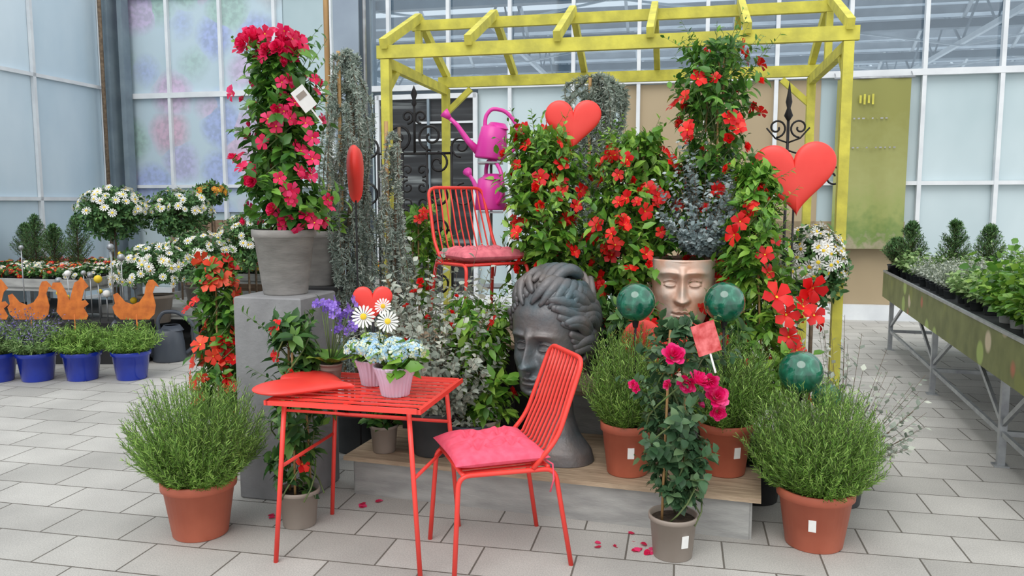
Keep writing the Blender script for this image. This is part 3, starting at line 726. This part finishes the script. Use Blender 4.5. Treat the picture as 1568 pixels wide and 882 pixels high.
mv('potted_red_mandevilla',PF(1.38,.58,.212),29,[(.2,.12),(.5,.17),(.8,.13)],140,[('red',12,.05,'m')],pm='blackp',lm='leafd',rt=.12,rb=.1)
mv('potted_red_mandevilla',PF(1.88,.45,.212),33,[(.2,.1),(.5,.13),(.68,.1)],100,[('red',10,.045,'m')],pm='blackp',lm='leafd',rt=.1,rb=.08)
climber('potted_pink_rose',(.71,3.38,0),31,.108,.085,.19,'taupe',[(.25,.07),(.5,.14),(.75,.18),(.92,.14),(1.04,.05)],190,.048,'roseleaf',[('rosepink',5,.025,'r')],nper=8,lw=.36,canes=2,label=-1.2,wild=.05,
  explicit=[(-.05,-.17,.93,.05,'rosepink','r'),(.05,-.19,.83,.048,'rosepink','r'),(.01,-.17,.81,.042,'rosepink','r'),(.14,-.15,.75,.05,'rosepink','r'),(.15,-.13,.68,.036,'rosepink','r'),(.10,-.18,.82,.04,'rosepink','r'),(.16,-.1,.72,.03,'rosepink','r')])
mb=MB('plant_tag');mb.box((0,0,0),(.1,.003,.13),'tag');mb.box((0,.002,-.1),(.008,.003,.1),'label');mb.finish((.79,3.2,1.0),rot=(0,-.3,.1))
def shrub(name,loc,seed,R,H,n,tpl,size,pm,rt,rb,ph,z0=None,fl=None,nper=14,stem='bark',spread=.8):
    rs=np.random.RandomState(seed);mb=MB(name);
    if rt: pot(mb,rt,rb,ph,pm)
    z0=z0 or ph
    if z0>ph: mb.tube([(0,0,ph-.03),(.01,0,z0)],.012,'bark',8)
    bush(mb,rs,(0,0,z0-.02),R,H,n,tpl,size,stem,nper,1.35,.002,.2,spread)
    if fl: flowerdome(mb,rs,(0,0,z0),R*.9,H*.9,fl[1],T_daisy(fl[0]) if fl[0]!='red' else T_rose('red'),fl[2],low=.1)
    return mb.finish(loc,0)
shrub('silver_leaf_shrub',(-.42,4.18,.212),41,.24,.88,240,T_leaf(.34,'silver'),.042,'dgrey',.14,.11,.24,fl=('red',22,.018),nper=24)
shrub('blue_grey_shrub',(1.10,4.61,1.15),42,.16,.60,190,T_leaf(.42,'euca'),.032,'dgrey',0,.06,.08,z0=.12,nper=22)
shrub('dry_twig_shrub',(1.70,4.0,0),43,.26,.80,90,T_sm(.35,'silver'),.036,'dgrey',.13,.1,.24,nper=14)
shrub('dry_twig_shrub',PF(.62,.22,.212),47,.13,.3,60,T_sm(.3,'silver'),.03,'slate',.11,.09,.17,nper=12)
shrub('small_potted_seedling',PF(.16,.12,.212),48,.1,.2,40,T_leaf(.3,'leafd'),.05,'taupe',.078,.06,.15,nper=6)
shrub('small_potted_seedling',(1.28,4.05,0),49,.15,.3,60,T_leaf(.3,'leafd'),.05,'blackp',.14,.11,.22,nper=8)
def daisy(name,loc,seed,R,H,z0,n,fl='white',size=.03,pm='taupe',rt=.13,rb=.1,ph=.2,leaf='conifer',low=-.2,ns=200):
    rs=np.random.RandomState(seed);mb=MB(name)
    pot(mb,rt,rb,ph,pm)
    if z0-H*.9>ph: mb.tube([(0,0,ph-.03),(0,0,z0)],.013,'bark',8)
    a=rs.rand(ns)*2*PI;u=-1+2*rs.rand(ns) if z0-H*.9>ph else low+(1-low)*rs.rand(ns);s=np.sqrt(1-u*u)
    D=np.stack([np.cos(a)*s,np.sin(a)*s,u],1)
    Sx=np.tile([[0,0,z0]],(ns,1))+D*.03
    Lx=np.linalg.norm(D*[R,R,H],axis=1)*(.8+.2*rs.rand(ns))
    shoots(mb,rs,Sx,nrm(D*[R,R,H]),Lx,.02,9,T_leaf(.25,leaf),.05,'stem',.002,.35,.8,.6,.4)
    flowerdome(mb,rs,(0,0,z0),R,H,n,T_daisy(fl),size,low)
    return mb.finish(loc,0)
daisy('potted_white_daisy',(1.86,4.9,0),51,.19,.24,1.16,140,size=.042)
daisy('potted_white_daisy',PF(.95,1.45,.442),52,.2,.2,.75,40,size=.04)
# ------------------------------------------------------------------ weeping cedars
def cedar(name,loc,seed,H,n,Rr,pm='dgrey',drop=1.2,zmin=.4,nl=.027):
    rs=np.random.RandomState(seed);mb=MB(name);pot(mb,.16,.13,.26,pm)
    zz=np.linspace(.2,H,14);mb.tube(np.stack([.02*np.sin(zz*4),.02*np.cos(zz*3),zz],1),np.linspace(.02,.01,14),'bark',8)
    mb.tube([(-.05,-.03,.2),(-.05,-.03,H+.03)],.012,'cane',6)
    for i in range(n):
        h=H-(H-.9)*rs.rand()**1.7;a=rs.rand()*2*PI;r=Rr*(.35+.75*rs.rand());dl=min(h-zmin,drop*(.2+.8*rs.rand()))
        pts=[];m=16;wob=rs.rand()*6
        for k in range(m):
            t=k/(m-1);rad=r*min(1,math.sin(min(t*3.2,PI/2)))+.035*math.sin(t*9+wob)
            z=h+.10*math.sin(min(t*4,PI))*(t<.78) -dl*max(0,t-.12)/.88
            pts.append((math.cos(a+t*.7)*rad,math.sin(a+t*.7)*rad,z))
        P=np.array(pts);mb.tube(P,np.linspace(.004,.002,m),'bark',4)
        q=int(90+150*dl);tt=rs.rand(q)*(m-1.001);ii=tt.astype(int);fr=(tt-ii)[:,None];p=P[ii]*(1-fr)+P[ii+1]*fr;tn=nrm(P[ii+1]-P[ii])
        d=nrm(rs.normal(size=(q,3)))+tn*.4
        for c in range(4):
            dd=d+rs.normal(size=(q,3))*.6
            mb.inst(T_needle('cedar',.12),p,frames(dd,rs.normal(size=(q,3))),nl*(.6+.7*rs.rand(q)))
    return mb.finish(loc,0)
cedar('weeping_blue_cedar',(-.99,4.92,0),61,2.42,46,.17,drop=2.0,zmin=.5)
cedar('weeping_blue_cedar',(-.70,4.85,0),64,2.0,14,.10,drop=1.4,zmin=.6)
cedar('weeping_blue_cedar',(.58,5.55,0),62,2.36,60,.2,drop=.8,nl=.032)
mb=MB('grey_ceramic_pot')
pot(mb,.15,.11,.33,'greypot',z=0);rs=np.random.RandomState(7);bush(mb,rs,(0,0,.3),.16,.25,50,T_leaf(.3,'leafb'),.07,nper=7)
mb.finish((-1.18,4.85,1.05),0)
mb=MB('plant_stand');mb.box((0,0,1.035),(.34,.34,.03),'dark')
for sx in (-.14,.14):
    for sy in (-.14,.14): mb.tube([(sx,sy,0),(sx,sy,1.02)],.012,'iron',6)
mb.box((0,0,.3),(.28,.28,.02),'dark');mb.finish((-1.18,4.85,0),-12)
# ------------------------------------------------------------------ wrought iron
def spiral(c,r0,turns,a0,sgn,n=26):
    return [(c[0]+r0*(1-t*.8)*math.cos(a0+sgn*t*turns*2*PI),0,c[1]+r0*(1-t*.8)*math.sin(a0+sgn*t*turns*2*PI)) for t in np.linspace(0,1,n)]
mb=MB('wrought_iron_trellis');r=.010
for x in (-.27,-.09,.09,.27): mb.tube([(x,0,0),(x,0,1.95)],r,'iron',6)
for z in (.25,.8,1.35,1.9): mb.tube([(-.27,0,z),(.27,0,z)],r,'iron',6)
for z in (.5,1.08,1.48,1.72):
    for sx in (-1,1):
        for sz in (-1,1):
            mb.tube(spiral((sx*.17,z+sz*.11),.08,1.3,PI/2*sz,-sx*sz),.009,'iron',5)
            mb.tube(spiral((sx*.055,z+sz*.06),.05,1.2,-PI/2*sz,sx*sz),.008,'iron',5)
for sx in (-1,1):
    mb.tube(spiral((sx*.12,2.02),.1,1.4,-PI/2,-sx),.010,'iron',5);mb.tube(spiral((sx*.05,2.16),.05,1.3,-PI/2,-sx),.009,'iron',5)
    mb.tube(spiral((sx*.34,1.95),.08,1.4,-PI/2,-sx),.009,'iron',5);mb.tube(spiral((sx*.36,1.6),.09,1.4,PI/2,sx),.009,'iron',5)
mb.tube([(0,0,1.9),(0,0,2.3)],.010,'iron',6);mb.lathe([(1e-3,2.38),(.025,2.32),(.012,2.28),(.02,2.25),(1e-3,2.22)],'iron',8)
mb.finish((-.70,5.8,0),-8)
mb=MB('wrought_iron_plant_stake')
mb.tube([(0,0,0),(0,0,2.15)],.01,'iron',6);mb.lathe([(1e-3,2.36),(.012,2.28),(.022,2.22),(.012,2.18),(.03,2.13),(.012,2.1)],'iron',10)
for sx in (-1,1):
    mb.tube(spiral((sx*.075,2.05),.065,1.3,-PI/2,-sx),.007,'iron',5)
    mb.tube([(0,0,1.95),(sx*.08,0,1.98),(sx*.14,0,2.05)],.006,'iron',5)
    mb.tube(spiral((sx*.30,1.72),.07,1.2,PI/2,-sx),.007,'iron',5);mb.tube([(0,0,1.9),(sx*.15,0,1.85),(sx*.3,0,1.79)],.006,'iron',5)
mb.finish((1.86,5.45,0),-8)
# ------------------------------------------------------------------ watering cans
def can(name,loc,rz,m,s=1,tilt=0):
    mb=MB(name)
    mb.lathe([(1e-3,0),(.1,0),(.105,.01),(.095,.12),(.082,.2),(.06,.215),(.058,.2)],m,32)
    mb.lathe([(.075,.2),(.05,.235),(.045,.23)],m,24,t=(.02,0,0))
    mb.tube([(-.085,0,.04),(-.16,0,.1),(-.24,0,.19),(-.30,0,.235)],[.028,.02,.015,.013],m,12)
    mb.tube([(-.29,0,.228),(-.335,0,.262)],[.014,.034],m,14)
    pts=[(.095,0,.04),(.15,0,.08),(.165,0,.16),(.14,0,.25),(.06,0,.32),(-.03,0,.325),(-.065,0,.27),(-.06,0,.2)]
    P=np.array(pts);t=np.linspace(0,7,40);pp=np.stack([np.interp(t,range(8),P[:,i]) for i in range(3)],1)
    for _ in range(4): pp[1:-1]=(pp[:-2]+pp[1:-1]*2+pp[2:])/4
    mb.tube(pp,.013,m,10)
    o=mb.finish(loc,rz);o.scale=(s,s,s);o.rotation_euler=(0,tilt,math.radians(rz));return o
can('magenta_watering_can',(-.14,5.25,1.83),0,'magenta',1.0,.12)
can('magenta_watering_can',(-.14,5.25,1.50),-60,'magenta',1.0,0)
mb=MB('watering_can_rack');mb.tube([(.0,.14,0),(0,.14,1.9)],.010,'steel',8)
for z in (1.0,1.49,1.81): mb.box((0,.03,z-.004),(.16,.24,.01),'steel')
mb.lathe([(1e-3,0),(.14,0),(.14,.015),(1e-3,.02)],'iron',20,t=(0,.14,0));mb.finish((-.14,5.25,0),0)
can('slate_watering_can',(-3.38,7.75,0),20,'slate',1.5,0)
can('slate_watering_can',(-3.05,8.1,0),200,'slate',1.4,0)
# ------------------------------------------------------------------ table-top items
TZ=.722
def ribpot(mb,r,h): mb.lathe([(1e-3,0),(r*.62,0),(r*.66,.004),(r*.8,h*.55),(r,h*.93),(r*1.03,h),(r*.9,h),(r*.86,h-.02)],'lilac',144,flute=.04,nf=24);mb.lathe([(1e-3,h-.02),(r*.9,h-.022)],'soil',24)
mb=MB('potted_hydrangea');rs=np.random.RandomState(71);ribpot(mb,.09,.13)
bush(mb,rs,(0,0,.11),.13,.1,22,T_leaf(.36,'leafb'),.08,nper=4,tmax=1.5)
for c in ((-.07,-.03,.18),(.01,-.06,.19),(.08,-.02,.2),(.0,.05,.2),(-.12,.03,.2)):
    mb.sphere(c,.03,'leafb',10,6);flowerdome(mb,rs,c,.05,.042,90,T_four('hydb'),.017,-.4)
mb.finish((-.505,3.38,TZ),0)
mb=MB('potted_daisy');ribpot(mb,.08,.12);rs=np.random.RandomState(72);bush(mb,rs,(0,0,.1),.09,.12,22,T_leaf(.36,'leafb'),.06,nper=5)
for c in ((-.07,-.03,.17),(.0,.04,.19)):
    mb.sphere(c,.03,'leafb',10,6);flowerdome(mb,rs,c,.05,.04,70,T_four('hydb'),.016,-.3)
for (x,y,z,r) in ((-.03,-.05,.32,.055),(.08,-.06,.30,.052),(.05,.0,.36,.04)):
    mb.tube([(0,0,.1),(x*.6,y*.6,z*.6),(x,y+.01,z-.005)],.003,'stem',5)
    mb.inst(T_daisy('white',16),np.array([[x,y,z]]),frames(np.array([[0,.3,1.]]),np.array([[0.1,-1,.3]])),r)
mb.finish((-.635,3.58,TZ),0)
mb=MB('potted_campanula');rs=np.random.RandomState(73);pot(mb,.055,.042,.08,'taupe')
for i in range(11):
    a=i*2.4;d=np.array([[math.cos(a),math.sin(a),.35+.3*rs.rand()]]);mb.inst(T_leaf(.26,'leafb',.05),np.array([[0,0,.07]]),frames(d,np.array([[0,0,1.]])),.18)
for i in range(14):
    a=rs.rand()*6.28;R_=.11*rs.rand()+.02;z=.24+.13*rs.rand();x,y=math.cos(a)*R_+.02,math.sin(a)*R_
    mb.tube([(0,0,.07),(x*.5,y*.5,z*.6),(x,y,z)],.002,'stem',5)
    for j in range(4):
        q=np.array([[x,y,z]])+rs.normal(size=(1,3))*.015;n=nrm(np.array([[math.cos(a),math.sin(a)-.4,.6]])+rs.normal(size=(1,3))*.4);mb.inst(T_mand('purple'),q,faceframes(n,rs),.018)
mb.finish((-.85,3.68,TZ),0)
mb=MB('fallen_petals');rs=np.random.RandomState(9);P=[]
for (x,y,n) in ((.62,3.42,10),(-1.22,3.8,3),(.55,3.5,4),(-.75,3.95,6),(-1.1,3.9,2),(.42,3.52,2)):
    for i in range(n): P.append((x+rs.normal()*.035,y+rs.normal()*.04,.004))
P=np.array(P);mb.inst(T_leaf(.5,'pink'),P,frames(nrm(rs.normal(size=(len(P),3))*[1,1,.1]),np.tile([[0,0,1.]],(len(P),1))),.035);mb.finish()
# ------------------------------------------------------------------ right bench
def skirtmat():
    m,t,b=nt('printed_skirt');v=objco(t);vo=t.nodes.new('ShaderNodeTexVoronoi');vo.inputs['Scale'].default_value=4.2;t.links.new(v,vo.inputs['Vector'])
    sp=t.nodes.new('ShaderNodeSeparateColor');t.links.new(vo.outputs['Color'],sp.inputs[0])
    r=ramp(t,[(0,(.2,.22,.05)),(.45,(.3,.4,.1)),(.6,(.5,.14,.08)),(.75,(.6,.5,.35)),(.88,(.35,.45,.12))]);r.color_ramp.interpolation='CONSTANT';t.links.new(sp.outputs[0],r.inputs['Fac'])
    r2=ramp(t,[(.26,(1,1,1)),(.36,(0,0,0))]);t.links.new(vo.outputs['Distance'],r2.inputs['Fac'])
    n=noise(t,6,4,v);r3=ramp(t,[(.3,(.12,.135,.035)),(.7,(.2,.22,.07))]);t.links.new(n.outputs['Fac'],r3.inputs['Fac'])
    mx=t.nodes.new('ShaderNodeMixRGB');t.links.new(r2.outputs['Color'],mx.inputs[0]);t.links.new(r3.outputs['Color'],mx.inputs[1]);t.links.new(r.outputs['Color'],mx.inputs[2])
    t.links.new(mx.outputs[0],b.inputs['Base Color']);setin(b,'Roughness',.6);return m
M['skirt']=skirtmat()
BR=-16.5
def BP(x,y,z=0):
    c,s=math.cos(math.radians(BR)),math.sin(math.radians(BR));return (2.83+x*c-y*s,4.59+x*s+y*c,z)
mb=MB('nursery_bench')
mb.box((.85,1.25,.755),(1.7,5.7,.03),'dgrey');mb.box((.0,1.25,.68),(.012,5.7,.27),'skirt');mb.box((.85,4.1,.68),(1.7,.012,.27),'skirt')
mb.box((0,1.25,.82),(.02,5.7,.02),'steel');mb.box((.85,4.1,.82),(1.7,.02,.02),'steel')
for y in (-1.4,0,1.85,3.9):
    for x in (.06,1.6): mb.box((x,y,.37),(.04,.04,.74),'steel');mb.box((x,y,.005),(.08,.08,.01),'steel')
    mb.box((.83,y,.2),(1.5,.03,.03),'steel')
for y0,y1 in ((0,1.85),(1.85,3.9),(-1.4,0)): 
    mb.beam((.06,y0,.25),(.06,(y0+y1)/2,.7),.02,.03,'steel');mb.beam((.06,y1,.25),(.06,(y0+y1)/2,.7),.02,.03,'steel')
    mb.beam((.06,y0,.2),(.06,y1,.2),.02,.03,'steel')
mb.finish((2.83,4.59,0),BR)
def herbgroup(name,x0,x1,y0,y1,nx,ny,seed,tpl,size,R,H,ns=34,pm='dgrey',fl=None,z=.772,nper=8):
    rs=np.random.RandomState(seed);mb=MB(name);org=BP(0,0,0)
    for i in range(nx):
        for j in range(ny):
            x=x0+(x1-x0)*(i+.5)/nx+rs.normal()*.01;y=y0+(y1-y0)*(j+.5)/ny+rs.normal()*.01
            pot(mb,.055,.042,.09,pm,z=z,x=x,y=y,seg=14)
            bush(mb,rs,(x,y,z+.08),R*(.85+.3*rs.rand()),H*(.8+.4*rs.rand()),ns,tpl,size,'stem',nper,1.2)
            if fl: flowerdome(mb,rs,(x,y,z+.08),R,H,fl[1],T_daisy(fl[0]),fl[2],.1)
    return mb.finish((org[0],org[1],0),BR)
herbgroup('potted_thyme_tray',.1,.85,1.9,3.1,4,6,81,T_sm(.3,'silver'),.03,.12,.2,ns=50)
herbgroup('potted_sage_tray',.1,.8,.9,1.8,3,4,82,T_leaf(.3,'herb'),.05,.14,.22)
herbgroup('potted_basil_tray',.1,.8,-.5,.75,3,5,83,T_leaf(.4,'leafb'),.06,.15,.42,pm='label',nper=9,ns=44)
herbgroup('potted_lavender_tray',.95,1.6,.5,3.9,4,10,84,T_sm(.25,'herb'),.035,.13,.32,ns=40,nper=10)
herbgroup('potted_oregano_tray',.1,.8,3.2,4.0,4,4,85,T_leaf(.35,'herb'),.04,.12,.2)
def conifer(name,loc,seed,H,R,n=160):
    rs=np.random.RandomState(seed);mb=MB(name);pot(mb,.09,.07,.13,'blackp')
    mb.tube([(0,0,.1),(0,0,H*.95)],.01,'bark',6)
    h=.13+(H-.13)*rs.rand(n);a=rs.rand(n)*2*PI;r=R*(1-(h/H))**.75+.02
    S=np.stack([0*h,0*h,h-.02],1);D=nrm(np.stack([np.cos(a),np.sin(a),.7+0*a],1));shoots(mb,rs,S,D,r*1.1,.3,16,T_needle('conifer',.12),.03,'bark',.002,.1,.8,.7,.3)
    return mb.finish(loc,0)
for x,y,hh,s in ((.2,3.8,.58,1),(.55,3.6,.6,2),(.95,3.95,.55,3),(.1,4.0,.4,4)): conifer('dwarf_conifer',BP(x,y,.77),90+s,hh,.2,220)
mb=MB('green_lantern');
for sx in (-.06,.06):
    for sy in (-.06,.06): mb.tube([(sx,sy,0),(sx,sy,.2),(sx*.1,sy*.1,.32)],.006,'ball',6)
mb.box((0,0,.01),(.15,.15,.02),'ball');mb.box((0,0,.2),(.14,.14,.01),'ball');mb.tube([(0,-.001,.32),(.03,0,.36),(0,0,.4),(-.03,0,.36),(0,.001,.32)],.004,'ball',5)
mb.tube([(0,0,-.23),(0,0,.01)],.01,'ball',6);mb.finish(BP(1.55,3.3,1.0),0)
# ------------------------------------------------------------------ left background
for i,(x,fl) in enumerate(((-4.5,'lav'),(-4.17,'lav'),(-3.79,None),(-3.37,None))):
    rs=np.random.RandomState(100+i);mb=MB('potted_lavender' if fl else 'potted_thyme');pot(mb,.165,.125,.25,'bluepot',rim=.15)
    bush(mb,rs,(0,0,.22),.26,.28,240,T_needle('herb' if fl else 'rosemary',.1),.035,nper=22)
    if fl: bush(mb,rs,(0,0,.3),.26,.33,110,T_sm(.3,'lav'),.022,nper=9)
    mb.finish((x,6.85+.03*i,0),0)
def silhouette(name,loc,pts,s,rz=0,st=.4):
    mb=MB(name);n=len(pts);V=[(x*s,-.003,z*s) for x,z in pts]+[(x*s,.003,z*s) for x,z in pts]
    F=[tuple(range(n)),tuple(range(2*n-1,n-1,-1))]+[(i,n+i,n+(i+1)%n,(i+1)%n) for i in range(n)]
    mb.add(V,F,'rust');mb.tube([(.0,0,.05),(0,0,-st)],.007,'rust',6);mb.finish(loc,rz)
hen=[(-.45,.0),(.35,.0),(.5,.15),(.55,.4),(.48,.75),(.56,.95),(.66,.92),(.6,1.02),(.5,1.12),(.38,1.1),(.3,.95),(.25,.7),(.1,.5),(-.1,.42),(-.3,.5),(-.5,.75),(-.62,.7),(-.58,.45),(-.66,.35),(-.6,.15)]
sq=[(-.3,0),(.3,0),(.35,.1),(.25,.3),(.38,.4),(.3,.5),(.2,.48),(.28,.75),(.4,.85),(.3,1.0),(.22,1.1),(.15,1.0),(.05,.95),(-.02,.75),(-.1,.5),(-.2,.75),(-.3,.95),(-.5,.95),(-.55,.8),(-.42,.75),(-.4,.5),(-.45,.2)]
silhouette('rusted_hen_figure',(-3.45,7.25,.48),hen,.33,0,.48);silhouette('rusted_squirrel_figure',(-4.02,7.25,.48),sq,.36,0,.48)
silhouette('rusted_hen_figure',(-4.42,7.25,.48),hen,.32,0,.48);silhouette('rusted_squirrel_figure',(-4.75,7.25,.48),sq,.34,0,.48)
def table_box(name,c,d,rz,m='greyboard'):
    mb=MB(name);mb.box((0,0,d[2]-.02),(d[0],d[1],.04),m)
    for s in (-1,1):
        mb.box((s*(d[0]/2-.01),0,d[2]+.03),(.02,d[1],.1),m);mb.box((0,s*(d[1]/2-.01),d[2]+.03),(d[0],.02,.1),m)
        for q in (-1,1): mb.box((s*(d[0]/2-.05),q*(d[1]/2-.05),(d[2]-.04)/2),(.05,.05,d[2]-.04),'steel')
    mb.box((0,0,.2),(d[0]-.1,d[1]-.1,.02),'dark');mb.finish(c,rz)
table_box('plant_display_table',(-4.85,8.35,0),(1.5,1.0,.72),-12)
table_box('plant_display_table',(-3.55,8.75,0),(1.1,1.5,.42),-12)
table_box('plant_display_table',(-2.7,9.9,0),(2.8,1.0,.62),-12)
table_box('plant_display_table',(-5.6,10.4,0),(2.2,1.2,.62),-12)
def flowertray(name,x,y,z,nx,ny,dx,dy,seed,fls,leaf='leafd'):
    rs=np.random.RandomState(seed);mb=MB(name)
    for i in range(nx):
        for j in range(ny):
            px=(i-(nx-1)/2)*dx;py=(j-(ny-1)/2)*dy;pot(mb,.055,.042,.09,'blackp',x=px,y=py,seg=12)
            bush(mb,rs,(px,py,.08),.09,.1,18,T_leaf(.35,leaf),.045,nper=5)
            fm=fls[rs.randint(len(fls))];flowerdome(mb,rs,(px,py,.08),.09,.11,14,T_daisy(fm),.022,.1)
    mb.finish((x,y,z),-12)
flowertray('bedding_flower_tray',-4.85,8.35,.722,9,5,.15,.17,111,['white','red','white','white'])
flowertray('bedding_flower_tray',-2.75,9.9,.622,16,5,.16,.17,112,['yellow','white','pink','yellow','orange'])
flowertray('bedding_flower_tray',-5.6,10.4,.622,12,6,.16,.17,113,['yellow','white','pink','red'])
daisy('potted_white_daisy',(-3.58,7.95,.35),121,.40,.30,.47,120,size=.045,rt=.17,rb=.13,ph=.28,ns=360)
daisy('potted_white_daisy',(-3.42,8.7,.422),122,.38,.26,.55,90,size=.045,rt=.17,rb=.13,ph=.22,ns=340)
daisy('standard_white_daisy',(-4.45,8.95,0),123,.40,.30,1.42,80,size=.045,rt=.17,rb=.13,ph=.22,ns=400,low=.05)
daisy('standard_white_daisy',(-3.85,9.25,0),124,.38,.28,1.42,70,size=.045,rt=.17,rb=.13,ph=.22,ns=380,low=.05)
daisy('potted_white_daisy',(-2.95,8.9,0),125,.35,.3,1.1,90,size=.045,rt=.17,rb=.13,ph=.22,ns=300)
daisy('orange_flower_plant',(-3.6,9.6,0),126,.18,.12,1.66,30,'orange',.035,ns=120)
daisy('potted_yellow_chrysanthemum',(-3.0,9.3,.0),127,.3,.15,1.05,160,'yellow',.035,ns=120)
for i,(x,y) in enumerate(((-6.1,10.2),(-5.75,10.0),(-5.4,9.9),(-6.4,10.5))): conifer('potted_conifer',(x,y,.64),130+i,.75-.12*(i%2),.24,220)
mb=MB('stake_display_box');mb.box((0,.15,.2),(1.3,.4,.4),'dark');mb.finish((-4.2,7.6,0),0)
mb=MB('decorative_garden_stakes');rs=np.random.RandomState(17)
for i in range(18):
    x=-.6+1.2*rs.rand();y=rs.rand()*.3;z=.15+.6*rs.rand();mb.tube([(x,y,0),(x,y,z)],.006,'steel',5)
    cc=['yellow','label','steel','yellow','steel','steel'][i%6];mb.sphere((x,y,z),.022+.018*rs.rand(),cc,12,8,(1,1,1.0))
mb.finish((-4.2,7.6,0.4),0)
mb=MB('wooden_planter_crate')
for i in range(8):
    mb.box((-.42+.12*i,-.2,.55),(.1,.02,.5+.03*(i%3)),'woodc');mb.box((-.42+.12*i,.2,.55),(.1,.02,.5),'woodc')
for z in (.35,.7): mb.box((0,-.185,z),(.96,.02,.06),'woodc')
for sx in (-1,1): mb.box((sx*.46,0,.4),(.04,.4,.8),'woodc')
mb.box((0,0,.3),(.9,.4,.03),'woodc');mb.finish((-3.3,10.9,.0),-12)
mb=MB('wooden_planter_crate')
for i in range(8): mb.box((-.42+.12*i,-.2,.85),(.1,.02,.9),'woodc');mb.box((-.42+.12*i,.2,.85),(.1,.02,.9),'woodc')
for sx in (-1,1): mb.box((sx*.46,0,.65),(.04,.4,1.3),'woodc')
mb.finish((-4.3,11.3,0),-12)
# ------------------------------------------------------------------ camera, light
cam=bpy.data.cameras.new('camera');cam.sensor_width=36;cam.lens=28.0;co=bpy.data.objects.new('camera',cam);bpy.context.scene.collection.objects.link(co)
co.location=(0,0,1.55);co.rotation_euler=(math.radians(90-6.13),0,0);bpy.context.scene.camera=co;cam.clip_end=200
w=bpy.data.worlds.new('overcast');bpy.context.scene.world=w;w.use_nodes=True;bg=w.node_tree.nodes['Background']
bg.inputs[0].default_value=(.95,.975,1,1);bg.inputs[1].default_value=1.25
su=bpy.data.lights.new('sun','SUN');su.energy=1.5;su.angle=math.radians(40);su.color=(1,.98,.95);so=bpy.data.objects.new('sun',su);bpy.context.scene.collection.objects.link(so)
so.rotation_euler=(math.radians(35),math.radians(-14),0);so.location=(0,0,8)
bpy.context.scene.view_settings.view_transform='Standard'
bpy.context.scene.view_settings.exposure=0
